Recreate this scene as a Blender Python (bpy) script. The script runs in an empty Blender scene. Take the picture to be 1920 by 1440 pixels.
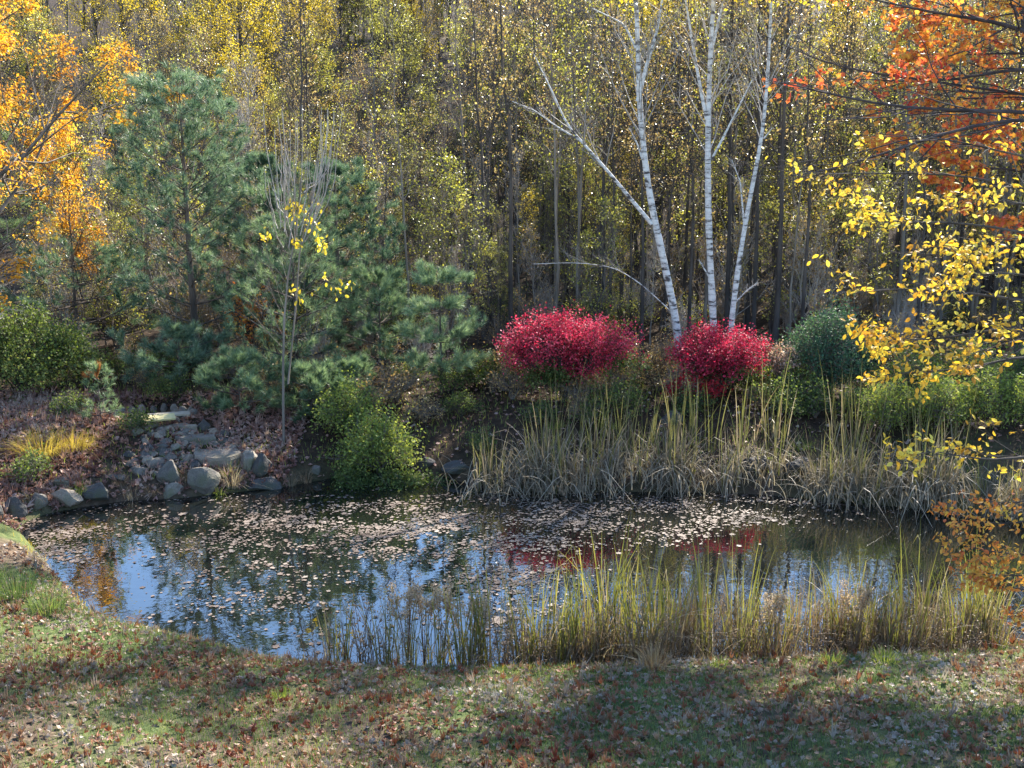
import bpy, math, random
import numpy as np
from mathutils import Vector
R = math.radians
C = bpy.context.scene
COL = C.collection
rnd = random.Random(7)

# ------------------------------------------------------------------ camera, sky, sun, exposure
CAM_H, PITCH, FPX = 5.85, R(12.85), 2060.0          # focal length in pixels of the 1920 wide photo
cam_d = bpy.data.cameras.new('camera'); cam = bpy.data.objects.new('camera', cam_d); COL.objects.link(cam)
cam_d.sensor_width = 36; cam_d.lens = 36 * FPX / 1920; cam_d.clip_end = 1000; cam_d.clip_start = .1
cam.location = (0, 0, CAM_H); cam.rotation_euler = (R(90) - PITCH, 0, 0)
C.camera = cam
SUN_AZ, SUN_EL = R(27), R(37)                        # azimuth to the right of the view direction (+Y)
W = bpy.data.worlds.new('World'); C.world = W; W.use_nodes = True
wn = W.node_tree; wn.nodes.clear()
wo = wn.nodes.new('ShaderNodeOutputWorld'); wb = wn.nodes.new('ShaderNodeBackground'); sky = wn.nodes.new('ShaderNodeTexSky')
sky.sky_type = 'NISHITA'; sky.sun_disc = False; sky.sun_elevation = SUN_EL; sky.sun_rotation = SUN_AZ
sky.air_density = 1.0; sky.dust_density = 0; sky.ozone_density = 3.5
wb.inputs['Strength'].default_value = .125
wn.links.new(sky.outputs[0], wb.inputs[0]); wn.links.new(wb.outputs[0], wo.inputs[0])
sd_ = bpy.data.lights.new('sun', 'SUN'); sun = bpy.data.objects.new('sun', sd_); COL.objects.link(sun)
sd_.energy = 5; sd_.angle = R(.55); sd_.color = (1, .93, .82)
sdir = Vector((math.sin(SUN_AZ) * math.cos(SUN_EL), math.cos(SUN_AZ) * math.cos(SUN_EL), math.sin(SUN_EL)))
sun.rotation_euler = sdir.to_track_quat('Z', 'Y').to_euler()
C.view_settings.view_transform = 'Standard'; C.view_settings.look = 'None'
C.view_settings.exposure = 2.08; C.view_settings.gamma = 1
C.cycles.max_bounces = 7; C.cycles.diffuse_bounces = 3; C.cycles.glossy_bounces = 3; C.cycles.transmission_bounces = 4

# ------------------------------------------------------------------ pixel of the photo -> point in the place
cp, sp = math.cos(PITCH), math.sin(PITCH)
def ray(px, py):
    u, v = (px - 960) / FPX, (720 - py) / FPX
    return u, cp + v * sp, v * cp - sp
def at(px, py, Y):
    a, b, c = ray(px, py); return np.array((a * Y / b, Y, CAM_H + c * Y / b))
def on(px, py, z=0.):
    a, b, c = ray(px, py); t = (z - CAM_H) / c
    return np.array((a * t, b * t, z))
def to_px(x, y, z):
    dz = z - CAM_H; f = y * cp - dz * sp; u = y * sp + dz * cp
    return 960 + FPX * x / f, 720 - FPX * u / f

# ------------------------------------------------------------------ mesh helpers
def nrm(a): return a / np.maximum(np.linalg.norm(a, axis=-1, keepdims=True), 1e-9)
class MB:
    def __init__(s): s.v = []; s.f = []; s.n = 0
    def add(s, V, F, m=0):
        V = np.asarray(V, float).reshape(-1, 3); F = np.asarray(F, int)
        s.v.append(V); s.f.append((F + s.n, m)); s.n += len(V)
    def mesh(s, name, mats, smooth=False):
        me = bpy.data.meshes.new(name)
        V = np.concatenate(s.v).astype(np.float32)
        idx = np.concatenate([f.ravel() for f, _ in s.f]).astype(np.int32)
        tot = np.concatenate([np.full(len(f), f.shape[1]) for f, _ in s.f]).astype(np.int32)
        mi = np.concatenate([np.full(len(f), m) for f, m in s.f]).astype(np.int32)
        me.vertices.add(len(V)); me.vertices.foreach_set('co', V.ravel())
        me.loops.add(len(idx)); me.loops.foreach_set('vertex_index', idx)
        me.polygons.add(len(tot)); me.polygons.foreach_set('loop_start', np.concatenate([[0], np.cumsum(tot)[:-1]]).astype(np.int32))
        me.polygons.foreach_set('loop_total', tot)
        me.polygons.foreach_set('material_index', mi)
        me.polygons.foreach_set('use_smooth', np.full(len(tot), smooth))
        for m in (mats if isinstance(mats, (list, tuple)) else [mats]): me.materials.append(m)
        me.update(calc_edges=True); me.validate()
        return me
    def obj(s, name, mats, parent=None, smooth=False):
        o = bpy.data.objects.new(name, s.mesh(name, mats, smooth)); COL.objects.link(o)
        if parent: o.parent = parent
        return o
def tubes(mb, P, Rr, sides=4, m=0):
    """P (B,n,3) centre lines, Rr (B,n) radii"""
    P = np.asarray(P, float); Rr = np.asarray(Rr, float)
    if P.ndim == 2: P = P[None]; Rr = Rr[None]
    B, n, _ = P.shape
    if B == 0: return
    T = nrm(np.gradient(P, axis=1)); D = nrm(P[:, -1] - P[:, 0])
    ref = np.where(np.abs(D[:, 2:3]) > .8, np.array([[1., 0, 0]]), np.array([[0, 0, 1.]]))[:, None, :]
    N1 = nrm(np.cross(T, np.broadcast_to(ref, T.shape))); N2 = np.cross(T, N1)
    a = np.arange(sides) * 2 * np.pi / sides
    V = P[:, :, None] + Rr[:, :, None, None] * (N1[:, :, None] * np.cos(a)[:, None] + N2[:, :, None] * np.sin(a)[:, None])
    i = np.arange(n - 1)[:, None] * sides; j = np.arange(sides)[None]; k = (j + 1) % sides
    q = np.stack([i + j, i + k, i + k + sides, i + j + sides], -1).reshape(-1, 4)
    F = (q[None] + (np.arange(B) * n * sides)[:, None, None]).reshape(-1, 4)
    mb.add(V, F, m)
def interp(P, b, t):
    n = P.shape[1]; s = np.clip(t, 0, 1) * (n - 1); i = np.minimum(s.astype(int), n - 2); f = (s - i)[:, None]
    return P[b, i] * (1 - f) + P[b, i + 1] * f, nrm(P[b, i + 1] - P[b, i])
def sub(P, Rr, k, L, g, ang=(35, 65), n=4, up=.15, curve=.15, t=(.25, 1), rf=.6, taper=.3, flat=0., wob=.04):
    """k children on each of the B parent branches"""
    B = len(P); b = np.repeat(np.arange(B), k); N = len(b)
    tt = g.uniform(t[0], t[1], N); S, T = interp(P, b, tt)
    r0 = np.interp(tt, [0, 1], [1, 0])[:, None] * Rr[b, :1] + tt[:, None] * Rr[b, -1:]
    q = g.normal(size=(N, 3)); q[:, 2] *= (1 - flat); q = nrm(q - (q * T).sum(1, keepdims=True) * T)
    A = np.radians(g.uniform(ang[0], ang[1], N))[:, None]
    D = nrm(T * np.cos(A) + q * np.sin(A) + np.array([0, 0, up]))
    plen = np.linalg.norm(P[b, -1] - P[b, 0], axis=1)
    ln = (plen * L if L < 1.5 and L > 0 else -L * np.ones(N)) * g.uniform(.55, 1.15, N) * (1.15 - .6 * tt)
    s = np.linspace(0, 1, n)[None, :, None]
    Q = S[:, None] + D[:, None] * ln[:, None, None] * s + np.array([0, 0, curve]) * (ln[:, None, None] * s ** 2)
    Q += g.normal(size=Q.shape) * wob * ln[:, None, None] * s
    rr = np.maximum(r0 * rf, .002) * np.linspace(1, taper, n)[None]
    return Q, rr
def frame(D, N):
    D = nrm(D); S = nrm(np.cross(D, N)); return D, S, np.cross(S, D)
DIAMOND = (np.array([(0, 0, 0), (.45, .34, .07), (1, 0, -.06), (.45, -.34, .07)]), np.array([(0, 1, 2, 3)]))
OVAL = (np.array([(0, 0, 0), (.3, .24, .05), (.65, .24, .05), (1, 0, -.08), (.65, -.24, .05), (.3, -.24, .05), (.3, 0, 0), (.65, 0, 0)]),
        np.array([(0, 1, 6, 6), (6, 1, 2, 7), (7, 2, 3, 3), (0, 6, 5, 5), (6, 7, 4, 5), (7, 3, 4, 4)]))
def _tri(F): return np.array([(a, b, c) for a, b, c, d in F])
OVAL_T = (OVAL[0], np.array([(0, 1, 6), (6, 1, 2), (6, 2, 7), (7, 2, 3), (0, 6, 5), (6, 7, 4), (6, 4, 5), (7, 3, 4)]))
def maple_shape():
    pts = [(.5, 0, 0)]
    out = [(-.0, .0), (.10, .30), (.02, .42), (.36, .30), (.52, .62), (.62, .28), (.72, .30), (1.05, 0)]
    full = out + [(x, -y) for x, y in out[-2:0:-1]]
    for i, (x, y) in enumerate(full): pts.append((x, y, .10 * abs(y) * 1.6 + .06 * (x - .5) ** 2 * 4 * (1 if i % 2 else -.5)))
    n = len(full)
    return np.array(pts), np.array([(0, 1 + i, 1 + (i + 1) % n) for i in range(n)])
MAPLE = maple_shape()
def leaves(mb, P, D, N, size, tmpl=DIAMOND, m=0, curl=None):
    V0, F0 = tmpl; D, S, U = frame(D, N); B, k = len(P), len(V0)
    L = np.broadcast_to(V0[None], (B, k, 3)).copy()
    if curl is not None: L[:, :, 2] += curl[:, None] * (L[:, :, 1] ** 2 * 1.6 + (L[:, :, 0] - .5) ** 2 * .9)
    V = P[:, None] + size[:, None, None] * (L[:, :, :1] * D[:, None] + L[:, :, 1:2] * S[:, None] + L[:, :, 2:] * U[:, None])
    F = (F0[None] + (np.arange(B) * k)[:, None, None]).reshape(-1, F0.shape[1])
    mb.add(V, F, m)
def leaf_cloud(mb, Q, N, size, g, tmpl=DIAMOND, m=0, jit=.06, t=(.2, 1.05), droop=.25, flat=.6):
    b = g.integers(0, len(Q), N); P, T = interp(Q, b, g.uniform(t[0], min(t[1], 1), N))
    P = P + g.normal(size=(N, 3)) * jit
    D = nrm(T * .6 + g.normal(size=(N, 3)) * .7 + np.array([0, 0, -droop]))
    U = nrm(g.normal(size=(N, 3)) * (1 - flat) + np.array([0, 0, flat]))
    leaves(mb, P, D, U, size * g.uniform(.65, 1.25, N), tmpl, m)
def blades(mb, base, az, ht, width, lean, g, m=0, n=6, kink=None):
    """long narrow leaf blades rising from base and arching over"""
    B = len(base); s = np.linspace(0, 1, n)[None, :, None]
    dirh = np.stack([np.cos(az), np.sin(az), 0 * az], 1)[:, None]
    up = np.array([0, 0, 1.])
    bend = lean[:, None, None]
    P = base[:, None] + ht[:, None, None] * (up * (s - .42 * bend * s ** 2.6) + dirh * (bend * .75 * s ** 2 + .05 * s))
    if kink is not None:
        k = kink[:, None, None]; over = np.maximum(s - k, 0)
        P = P - up * over * 1.7 * ht[:, None, None] + dirh * over * .5 * ht[:, None, None]
    fa = az + g.uniform(-1.4, 1.4, B) + np.pi / 2
    W = np.stack([np.cos(fa), np.sin(fa), 0 * fa], 1)[:, None] * (width[:, None, None] * (1 - .92 * s ** 2.2))
    V = np.stack([P - W / 2, P + W / 2], 2).reshape(B, 2 * n, 3)
    q = np.array([(2 * i, 2 * i + 1, 2 * i + 3, 2 * i + 2) for i in range(n - 1)])
    mb.add(V, (q[None] + (np.arange(B) * 2 * n)[:, None, None]).reshape(-1, 4), m)

# ------------------------------------------------------------------ materials
MATS = {}
def mat(name):
    m = bpy.data.materials.new(name); m.use_nodes = True; nt = m.node_tree; nt.nodes.clear()
    o = nt.nodes.new('ShaderNodeOutputMaterial'); return m, nt, o
def ramp(nt, cols, fac):
    r = nt.nodes.new('ShaderNodeValToRGB'); r.color_ramp.interpolation = 'LINEAR'
    e = r.color_ramp.elements
    while len(e) < len(cols): e.new(.5)
    for i, c in enumerate(cols):
        if len(c) == 4: e[i].position = c[3]
        else: e[i].position = i / (len(cols) - 1)
        e[i].color = (*c[:3], 1)
    nt.links.new(fac, r.inputs[0]); return r.outputs[0]
def noise(nt, scale, detail=3, vec=None, rough=.55, coord='Object', stretch=None):
    n = nt.nodes.new('ShaderNodeTexNoise'); n.inputs['Scale'].default_value = scale; n.inputs['Detail'].default_value = detail
    n.inputs['Roughness'].default_value = rough
    tc = nt.nodes.new('ShaderNodeTexCoord'); src = tc.outputs[coord]
    if stretch:
        mp = nt.nodes.new('ShaderNodeMapping'); mp.inputs['Scale'].default_value = stretch; nt.links.new(src, mp.inputs[0]); src = mp.outputs[0]
    nt.links.new(src, n.inputs['Vector']); return n.outputs[0]
def math_(nt, op, a, b, clamp=False):
    n = nt.nodes.new('ShaderNodeMath'); n.operation = op; n.use_clamp = clamp
    for i, x in enumerate((a, b)):
        if isinstance(x, (int, float)): n.inputs[i].default_value = x
        else: nt.links.new(x, n.inputs[i])
    return n.outputs[0]
def mixc(nt, fac, a, b, mode='MIX'):
    n = nt.nodes.new('ShaderNodeMix'); n.data_type = 'RGBA'; n.blend_type = mode
    for s, x in ((0, fac), (6, a), (7, b)):
        if isinstance(x, (int, float)): n.inputs[s].default_value = x
        elif isinstance(x, tuple): n.inputs[s].default_value = (*x[:3], 1)
        else: nt.links.new(x, n.inputs[s])
    return n.outputs[2]
def leaf_mat(name, cols, trans=.5, spec=.25, tint=(1, 1, .75), clump=.7, per_object=.25, rough=.55):
    """each leaf its own colour (random per island), clumps of neighbouring leaves alike"""
    m, nt, o = mat(name)
    g = nt.nodes.new('ShaderNodeNewGeometry'); oi = nt.nodes.new('ShaderNodeObjectInfo')
    nz = noise(nt, clump, 2)
    f = math_(nt, 'ADD', math_(nt, 'MULTIPLY', g.outputs['Random Per Island'], .62), math_(nt, 'MULTIPLY', math_(nt, 'SUBTRACT', nz, .5), 1.3))
    f = math_(nt, 'ADD', f, math_(nt, 'ADD', math_(nt, 'MULTIPLY', math_(nt, 'SUBTRACT', oi.outputs['Random'], .5), per_object), .19), True)
    c = ramp(nt, cols, f)
    p = nt.nodes.new('ShaderNodeBsdfPrincipled'); p.inputs['Roughness'].default_value = rough; p.inputs['Specular IOR Level'].default_value = spec
    nt.links.new(c, p.inputs['Base Color'])
    if trans > 0:
        t = nt.nodes.new('ShaderNodeBsdfTranslucent'); nt.links.new(mixc(nt, 1., c, tint, 'MULTIPLY'), t.inputs[0])
        # a leaf lets through more saturated light than it reflects
        ms = nt.nodes.new('ShaderNodeMixShader'); ms.inputs[0].default_value = trans
        nt.links.new(p.outputs[0], ms.inputs[1]); nt.links.new(t.outputs[0], ms.inputs[2]); nt.links.new(ms.outputs[0], o.inputs[0])
    else: nt.links.new(p.outputs[0], o.inputs[0])
    MATS[name] = m; return m
def bark_mat(name, a, b, scale=6, bump=.6, stretch=(1, 1, .18), rough=.9):
    m, nt, o = mat(name)
    nz = noise(nt, scale, 5, stretch=stretch); c = ramp(nt, [(*a, .35), (*b, .7)], nz)
    oi = nt.nodes.new('ShaderNodeObjectInfo')
    c = mixc(nt, 1., c, ramp(nt, [(.75, .75, .75), (1.2, 1.15, 1.1)], oi.outputs['Random']), 'MULTIPLY')
    p = nt.nodes.new('ShaderNodeBsdfPrincipled'); p.inputs['Roughness'].default_value = rough; p.inputs['Specular IOR Level'].default_value = .2
    bp = nt.nodes.new('ShaderNodeBump'); bp.inputs['Strength'].default_value = bump; bp.inputs['Distance'].default_value = .02
    nt.links.new(nz, bp.inputs['Height']); nt.links.new(bp.outputs[0], p.inputs['Normal'])
    nt.links.new(c, p.inputs['Base Color']); nt.links.new(p.outputs[0], o.inputs[0]); MATS[name] = m; return m
bark_mat('grey_bark', (.10, .085, .07), (.24, .21, .18))
bark_mat('dark_bark', (.035, .03, .028), (.10, .085, .075))
bark_mat('pale_bark', (.24, .215, .19), (.46, .42, .38), 10, rough=.6)
bark_mat('pine_bark', (.05, .04, .035), (.15, .12, .10))
bark_mat('black_twig', (.03, .024, .026), (.075, .06, .06))
def birch_bark():
    m, nt, o = mat('birch_bark')
    a = noise(nt, 2.6, 6, stretch=(1.3, 1.3, 5.5), rough=.72)          # horizontal lenticels
    b = noise(nt, 1.6, 3, stretch=(1.4, 1.4, 2.2))                  # bigger dark patches
    c = ramp(nt, [(.66, .64, .61, 0), (.57, .54, .51, .46), (.40, .37, .35, .55), (.06, .05, .05, .61)], a)
    c = mixc(nt, ramp(nt, [(0, 0, 0, .60), (1, 1, 1, .66)], b), c, (.06, .05, .05))
    p = nt.nodes.new('ShaderNodeBsdfPrincipled'); p.inputs['Roughness'].default_value = .7; p.inputs['Specular IOR Level'].default_value = .25
    nt.links.new(c, p.inputs['Base Color']); nt.links.new(p.outputs[0], o.inputs[0]); MATS['birch_bark'] = m
birch_bark()
def stone_mat(name, a, b, moss=(.10, .11, .04), scale=5):
    m, nt, o = mat(name)
    n1 = noise(nt, scale, 6, rough=.65); n2 = noise(nt, scale * 9, 3); n3 = noise(nt, scale * .5, 3)
    oi = nt.nodes.new('ShaderNodeObjectInfo')
    c = ramp(nt, [(*a, .3), (*b, .7)], n1)
    c = mixc(nt, .35, c, ramp(nt, [(.4, .4, .4, .35), (1.3, 1.3, 1.3, .65)], n2), 'MULTIPLY')
    c = mixc(nt, math_(nt, 'MULTIPLY', ramp(nt, [(0, 0, 0, .5), (1, 1, 1, .66)], n3), .7), c, moss)
    c = mixc(nt, 1., c, ramp(nt, [(.72, .72, .74), (1.2, 1.18, 1.14)], oi.outputs['Random']), 'MULTIPLY')
    p = nt.nodes.new('ShaderNodeBsdfPrincipled'); p.inputs['Roughness'].default_value = .85
    bp = nt.nodes.new('ShaderNodeBump'); bp.inputs['Strength'].default_value = .5; bp.inputs['Distance'].default_value = .02
    nt.links.new(n2, bp.inputs['Height']); nt.links.new(bp.outputs[0], p.inputs['Normal'])
    nt.links.new(c, p.inputs['Base Color']); nt.links.new(p.outputs[0], o.inputs[0]); MATS[name] = m; return m
stone_mat('grey_stone', (.07, .06, .048), (.24, .21, .17), (.07, .075, .03))
stone_mat('dark_stone', (.03, .028, .026), (.095, .088, .08), (.045, .05, .02))
stone_mat('tan_stone', (.13, .10, .075), (.30, .25, .19), (.08, .075, .04))
# leaves
leaf_mat('gold_leaf', [(.42, .18, .025), (.66, .34, .04), (.77, .50, .07), (.82, .67, .14)], .55, tint=(1, .92, .55))
leaf_mat('yellow_leaf', [(.30, .24, .03), (.55, .40, .03), (.70, .52, .04), (.78, .62, .10)], .5, tint=(1, 1, .6), spec=.6, rough=.38)
leaf_mat('olive_leaf', [(.12, .115, .03), (.26, .25, .05), (.43, .40, .08), (.58, .52, .12)], .5, tint=(1, 1, .6), spec=.6, rough=.38)
leaf_mat('green_yellow_leaf', [(.09, .11, .03), (.22, .23, .05), (.40, .38, .08), (.54, .48, .12)], .5, tint=(1, 1, .55), spec=.6, rough=.38)
leaf_mat('tawny_leaf', [(.14, .085, .04), (.30, .19, .075), (.44, .31, .12), (.52, .42, .18)], .45, spec=.6, rough=.38)
leaf_mat('beech_leaf', [(.30, .13, .03), (.54, .29, .04), (.68, .47, .06), (.62, .54, .12)], .45, tint=(1, .95, .5), clump=1.4)
leaf_mat('maple_red_leaf', [(.48, .07, .05), (.64, .17, .06), (.70, .29, .06), (.72, .43, .07), (.68, .55, .10)], .55, tint=(1, .85, .6), clump=.9)
leaf_mat('coral_leaf', [(.45, .09, .04), (.60, .21, .06), (.68, .36, .07), (.66, .50, .10)], .5, tint=(1, .9, .6), clump=2)
leaf_mat('dull_blade', [(.08, .09, .03), (.15, .15, .05), (.24, .21, .085), (.34, .28, .15)], .35, clump=1.0)
leaf_mat('pink_leaf', [(.22, .10, .07), (.36, .22, .17), (.48, .36, .30), (.30, .28, .14)], .4, clump=2)
leaf_mat('crimson_leaf', [(.26, .012, .03), (.52, .025, .065), (.69, .06, .12), (.80, .17, .21)], .45, tint=(1, .6, .75), clump=1.6, spec=.4)
leaf_mat('scarlet_leaf', [(.22, .012, .015), (.40, .02, .03), (.5, .04, .04)], .4, tint=(1, .7, .7), clump=2)
leaf_mat('shrub_leaf', [(.035, .06, .02), (.08, .12, .035), (.16, .205, .06), (.32, .33, .10)], .45, tint=(1, 1, .5), clump=1.2)
leaf_mat('lime_leaf', [(.09, .13, .035), (.18, .235, .06), (.32, .36, .09), (.48, .48, .13)], .5, tint=(1, 1, .5), clump=1.2)
leaf_mat('blue_green_leaf', [(.025, .065, .04), (.045, .10, .055), (.08, .15, .07), (.14, .20, .09)], .35, clump=1.4)
leaf_mat('pine_needle', [(.025, .06, .042), (.07, .13, .085), (.18, .265, .17), (.40, .49, .32)], .38, spec=.4, tint=(1, 1, .7), clump=1.9, rough=.45)
leaf_mat('soft_needle', [(.04, .08, .05), (.11, .18, .10), (.25, .34, .19), (.44, .52, .30)], .42, spec=.4, tint=(1, 1, .7), clump=2.2, rough=.45)
leaf_mat('rust_needle', [(.30, .10, .03), (.45, .18, .06)], .4)
leaf_mat('cattail_blade', [(.07, .085, .03), (.15, .155, .05), (.26, .235, .075), (.36, .29, .12)], .45, tint=(1, 1, .5), clump=1.0)
leaf_mat('dry_blade', [(.14, .10, .06), (.26, .20, .13), (.38, .31, .21), (.46, .38, .26)], .35, clump=1.0)
leaf_mat('grey_dry_blade', [(.11, .085, .06), (.21, .17, .12), (.32, .265, .19), (.40, .34, .25)], .3, clump=1.0)
leaf_mat('brown_weed', [(.09, .06, .035), (.17, .115, .07), (.26, .18, .11), (.34, .24, .15)], .3, clump=1.5)
leaf_mat('fluff', [(.38, .27, .17), (.50, .37, .25), (.60, .47, .34)], .4, clump=2)
leaf_mat('grass_blade', [(.04, .075, .03), (.09, .145, .055), (.17, .22, .08), (.30, .31, .12)], .4, tint=(1, 1, .5), clump=.9)
leaf_mat('gold_grass', [(.30, .22, .04), (.46, .34, .06), (.55, .45, .10)], .45, clump=1)
leaf_mat('tussock_blade', [(.30, .18, .09), (.42, .29, .15), (.5, .4, .24)], .4, clump=3)
leaf_mat('litter_leaf', [(.12, .03, .02), (.24, .075, .035), (.26, .14, .08), (.29, .21, .15), (.33, .27, .22), (.42, .38, .33)], .25, clump=.5, spec=.35)
leaf_mat('bank_litter_leaf', [(.12, .05, .04), (.24, .12, .09), (.34, .20, .16), (.42, .30, .24), (.48, .38, .30)], .25, clump=.7, spec=.35)
leaf_mat('floating_leaf', [(.055, .035, .025), (.12, .085, .065), (.19, .15, .12), (.33, .28, .22)], .0, clump=.6, spec=.25, rough=.65)
def plain(name, col, rough=.6, spec=.4):
    m, nt, o = mat(name); p = nt.nodes.new('ShaderNodeBsdfPrincipled'); p.inputs['Roughness'].default_value = rough
    p.inputs['Specular IOR Level'].default_value = spec
    n = noise(nt, 14, 4); nt.links.new(mixc(nt, .5, col, ramp(nt, [(col[0] * .6, col[1] * .6, col[2] * .6, .3), (*[min(1, k * 1.2) for k in col], .7)], n)), p.inputs['Base Color'])
    nt.links.new(p.outputs[0], o.inputs[0]); MATS[name] = m; return m
plain('plank_wood', (.50, .43, .20)); plain('plank_grey', (.30, .26, .19))
def water_mat():
    m, nt, o = mat('pond_water'); p = nt.nodes.new('ShaderNodeBsdfPrincipled')
    p.inputs['Base Color'].default_value = (.006, .007, .006, 1); p.inputs['Roughness'].default_value = .015
    p.inputs['IOR'].default_value = 2.15; p.inputs['Specular IOR Level'].default_value = .5
    n = noise(nt, 2.6, 3, stretch=(1, 1.0, 1)); bp = nt.nodes.new('ShaderNodeBump')
    bp.inputs['Strength'].default_value = .05; bp.inputs['Distance'].default_value = .05
    nt.links.new(n, bp.inputs['Height']); nt.links.new(bp.outputs[0], p.inputs['Normal']); nt.links.new(p.outputs[0], o.inputs[0])
    MATS['pond_water'] = m
water_mat()
def ground_mat():
    m, nt, o = mat('leafy_soil'); p = nt.nodes.new('ShaderNodeBsdfPrincipled'); p.inputs['Roughness'].default_value = .95
    p.inputs['Specular IOR Level'].default_value = .1
    a = noise(nt, .55, 4); b = noise(nt, 9, 5, rough=.7)
    soil = ramp(nt, [(.04, .03, .022, .3), (.09, .065, .045, .5), (.16, .115, .08, .7)], b)
    turf = ramp(nt, [(.035, .05, .018, .3), (.075, .10, .035, .5), (.14, .14, .06, .7)], b)
    c = mixc(nt, ramp(nt, [(0, 0, 0, .42), (1, 1, 1, .58)], a), soil, turf)
    # the turf grows on the near lawn and along the banks, the wood floor is brown
    tc = nt.nodes.new('ShaderNodeTexCoord'); sx = nt.nodes.new('ShaderNodeSeparateXYZ'); nt.links.new(tc.outputs['Object'], sx.inputs[0])
    far = nt.nodes.new('ShaderNodeMapRange'); far.inputs[1].default_value = 15; far.inputs[2].default_value = 19
    nt.links.new(sx.outputs[1], far.inputs[0])
    floor_ = ramp(nt, [(.016, .011, .008, .3), (.04, .027, .018, .5), (.09, .058, .034, .7)], noise(nt, 4, 6, rough=.75))
    c = mixc(nt, far.outputs[0], c, floor_)
    bp = nt.nodes.new('ShaderNodeBump'); bp.inputs['Strength'].default_value = .8; bp.inputs['Distance'].default_value = .05
    nt.links.new(b, bp.inputs['Height']); nt.links.new(bp.outputs[0], p.inputs['Normal'])
    nt.links.new(c, p.inputs['Base Color']); nt.links.new(p.outputs[0], o.inputs[0]); MATS['leafy_soil'] = m
ground_mat()

# ------------------------------------------------------------------ naming helpers
def tag(o, label=None, cat=None, group=None, kind=None):
    if label: o['label'] = label
    if cat: o['category'] = cat
    if group: o['group'] = group
    if kind: o['kind'] = kind
    return o
def thing(name, loc, rz=0., label=None, cat=None, group=None, s=1.):
    o = bpy.data.objects.new(name, None); COL.objects.link(o); o.empty_display_size = .2
    o.location = tuple(loc); o.rotation_euler = (0, 0, rz); o.scale = (s, s, s)
    return tag(o, label, cat, group)
def dup(root, loc, rz=0., s=1., label=None, group=None):
    c = root.copy(); COL.objects.link(c); c.location = tuple(loc); c.rotation_euler = (0, 0, rz); c.scale = (s, s, s)
    if label: c['label'] = label
    if group: c['group'] = group
    for ch in root.children:
        d = ch.copy(); COL.objects.link(d); d.parent = c
        for gch in ch.children:
            e = gch.copy(); COL.objects.link(e); e.parent = d
    return c

# ------------------------------------------------------------------ terrain and pond
SHORE_PX = [(35, 994), (48, 978), (85, 964), (130, 955), (230, 940), (330, 935), (420, 925), (520, 915), (620, 897), (700, 888), (830, 893), (900, 915),
            (1000, 922), (1200, 922), (1400, 926), (1560, 938), (1700, 952), (1820, 968), (1960, 985), (2060, 1040), (2040, 1130), (1960, 1200), (1840, 1232), (1650, 1240), (1450, 1248),
            (1250, 1256), (1050, 1262), (850, 1264), (640, 1260), (520, 1248), (440, 1228), (300, 1193), (200, 1168), (145, 1128), (108, 1080), (80, 1045), (52, 1014)]
SHORE = np.array([on(x, y)[:2] for x, y in SHORE_PX])
def shore_dist(x, y):
    x = np.asarray(x, float); y = np.asarray(y, float); sh = x.shape; p = np.stack([x.ravel(), y.ravel()], 1)
    best = np.full(len(p), 1e9); ins = np.zeros(len(p), bool); n = len(SHORE)
    for i in range(n):
        a, b = SHORE[i], SHORE[(i + 1) % n]; e = b - a
        t = np.clip(((p - a) @ e) / (e @ e), 0, 1); q = a + t[:, None] * e
        best = np.minimum(best, np.hypot(*(p - q).T))
        c = (a[1] > p[:, 1]) != (b[1] > p[:, 1])
        xi = a[0] + (p[:, 1] - a[1]) * e[0] / (e[1] if abs(e[1]) > 1e-9 else 1e-9)
        ins ^= c & (p[:, 0] < xi)
    return np.where(ins, -best, best).reshape(sh)
POOL = at(288, 783, 19.75); POOL_Z = .74
def sstep(a, b, x):
    t = np.clip((x - a) / (b - a), 0, 1); return t * t * (3 - 2 * t)
def H(x, y):
    x = np.asarray(x, float); y = np.asarray(y, float); sd = shore_dist(x, y)
    o = np.maximum(sd, 0); f = sstep(12.5, 16.5, y)
    near = .20 * (1 - np.exp(-o / .22)) + .22 * np.minimum(o, 13)
    far = .16 * (1 - np.exp(-o / .2)) + .29 * np.minimum(o, 2.3) + .012 * o
    z = near * (1 - f) + far * f
    z = z + f * (.22 * np.maximum(y - 34, 0) * sstep(34, 60, y))
    bump = .035 * (np.sin(x * 2.1 + 1.3 * np.sin(y * 1.7)) * np.sin(y * 2.6 + np.sin(x * 1.1)) + .6 * np.sin(x * 5.3 + y * 3.1) * np.sin(y * 4.7 - x * 2.2))
    z = z + bump * sstep(.1, .8, o)
    ins = -.6 * (1 - np.exp(np.minimum(sd, 0) / .5))
    z = np.where(sd < 0, ins, z)
    e = ((x - POOL[0]) / .75) ** 2 + ((y - POOL[1]) / .55) ** 2
    k = 1 - sstep(.8, 2.6, e); z = z * (1 - k) + (POOL_Z - .02) * k
    z = np.where(e < .8, POOL_Z - .16, z)
    return z
def Hs(x, y): return float(H(np.array([x]), np.array([y]))[0])
def gp(px, py):
    """ground point seen at this pixel of the photo"""
    a, b, c = ray(px, py); t = np.linspace(6.5, 60, 700)
    X, Y, Z = a * t, b * t, CAM_H + c * t; h = H(X, Y); k = np.argmax(h >= Z)
    return np.array((X[k], Y[k], h[k]))
def base(px, Y):
    """ground point at depth Y under this pixel column"""
    x = (px - 960) / FPX * Y * 1.0
    for _ in range(4):
        z = Hs(x, Y); f = Y * cp - (z - CAM_H) * sp; x = (px - 960) / FPX * f
    return np.array((x, Y, Hs(x, Y)))
xs = np.concatenate([np.linspace(-170, -22, 30), np.linspace(-20, -11, 26), np.arange(-10.8, 10.9, .16), np.linspace(11, 20, 26), np.linspace(22, 170, 30)])
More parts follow.
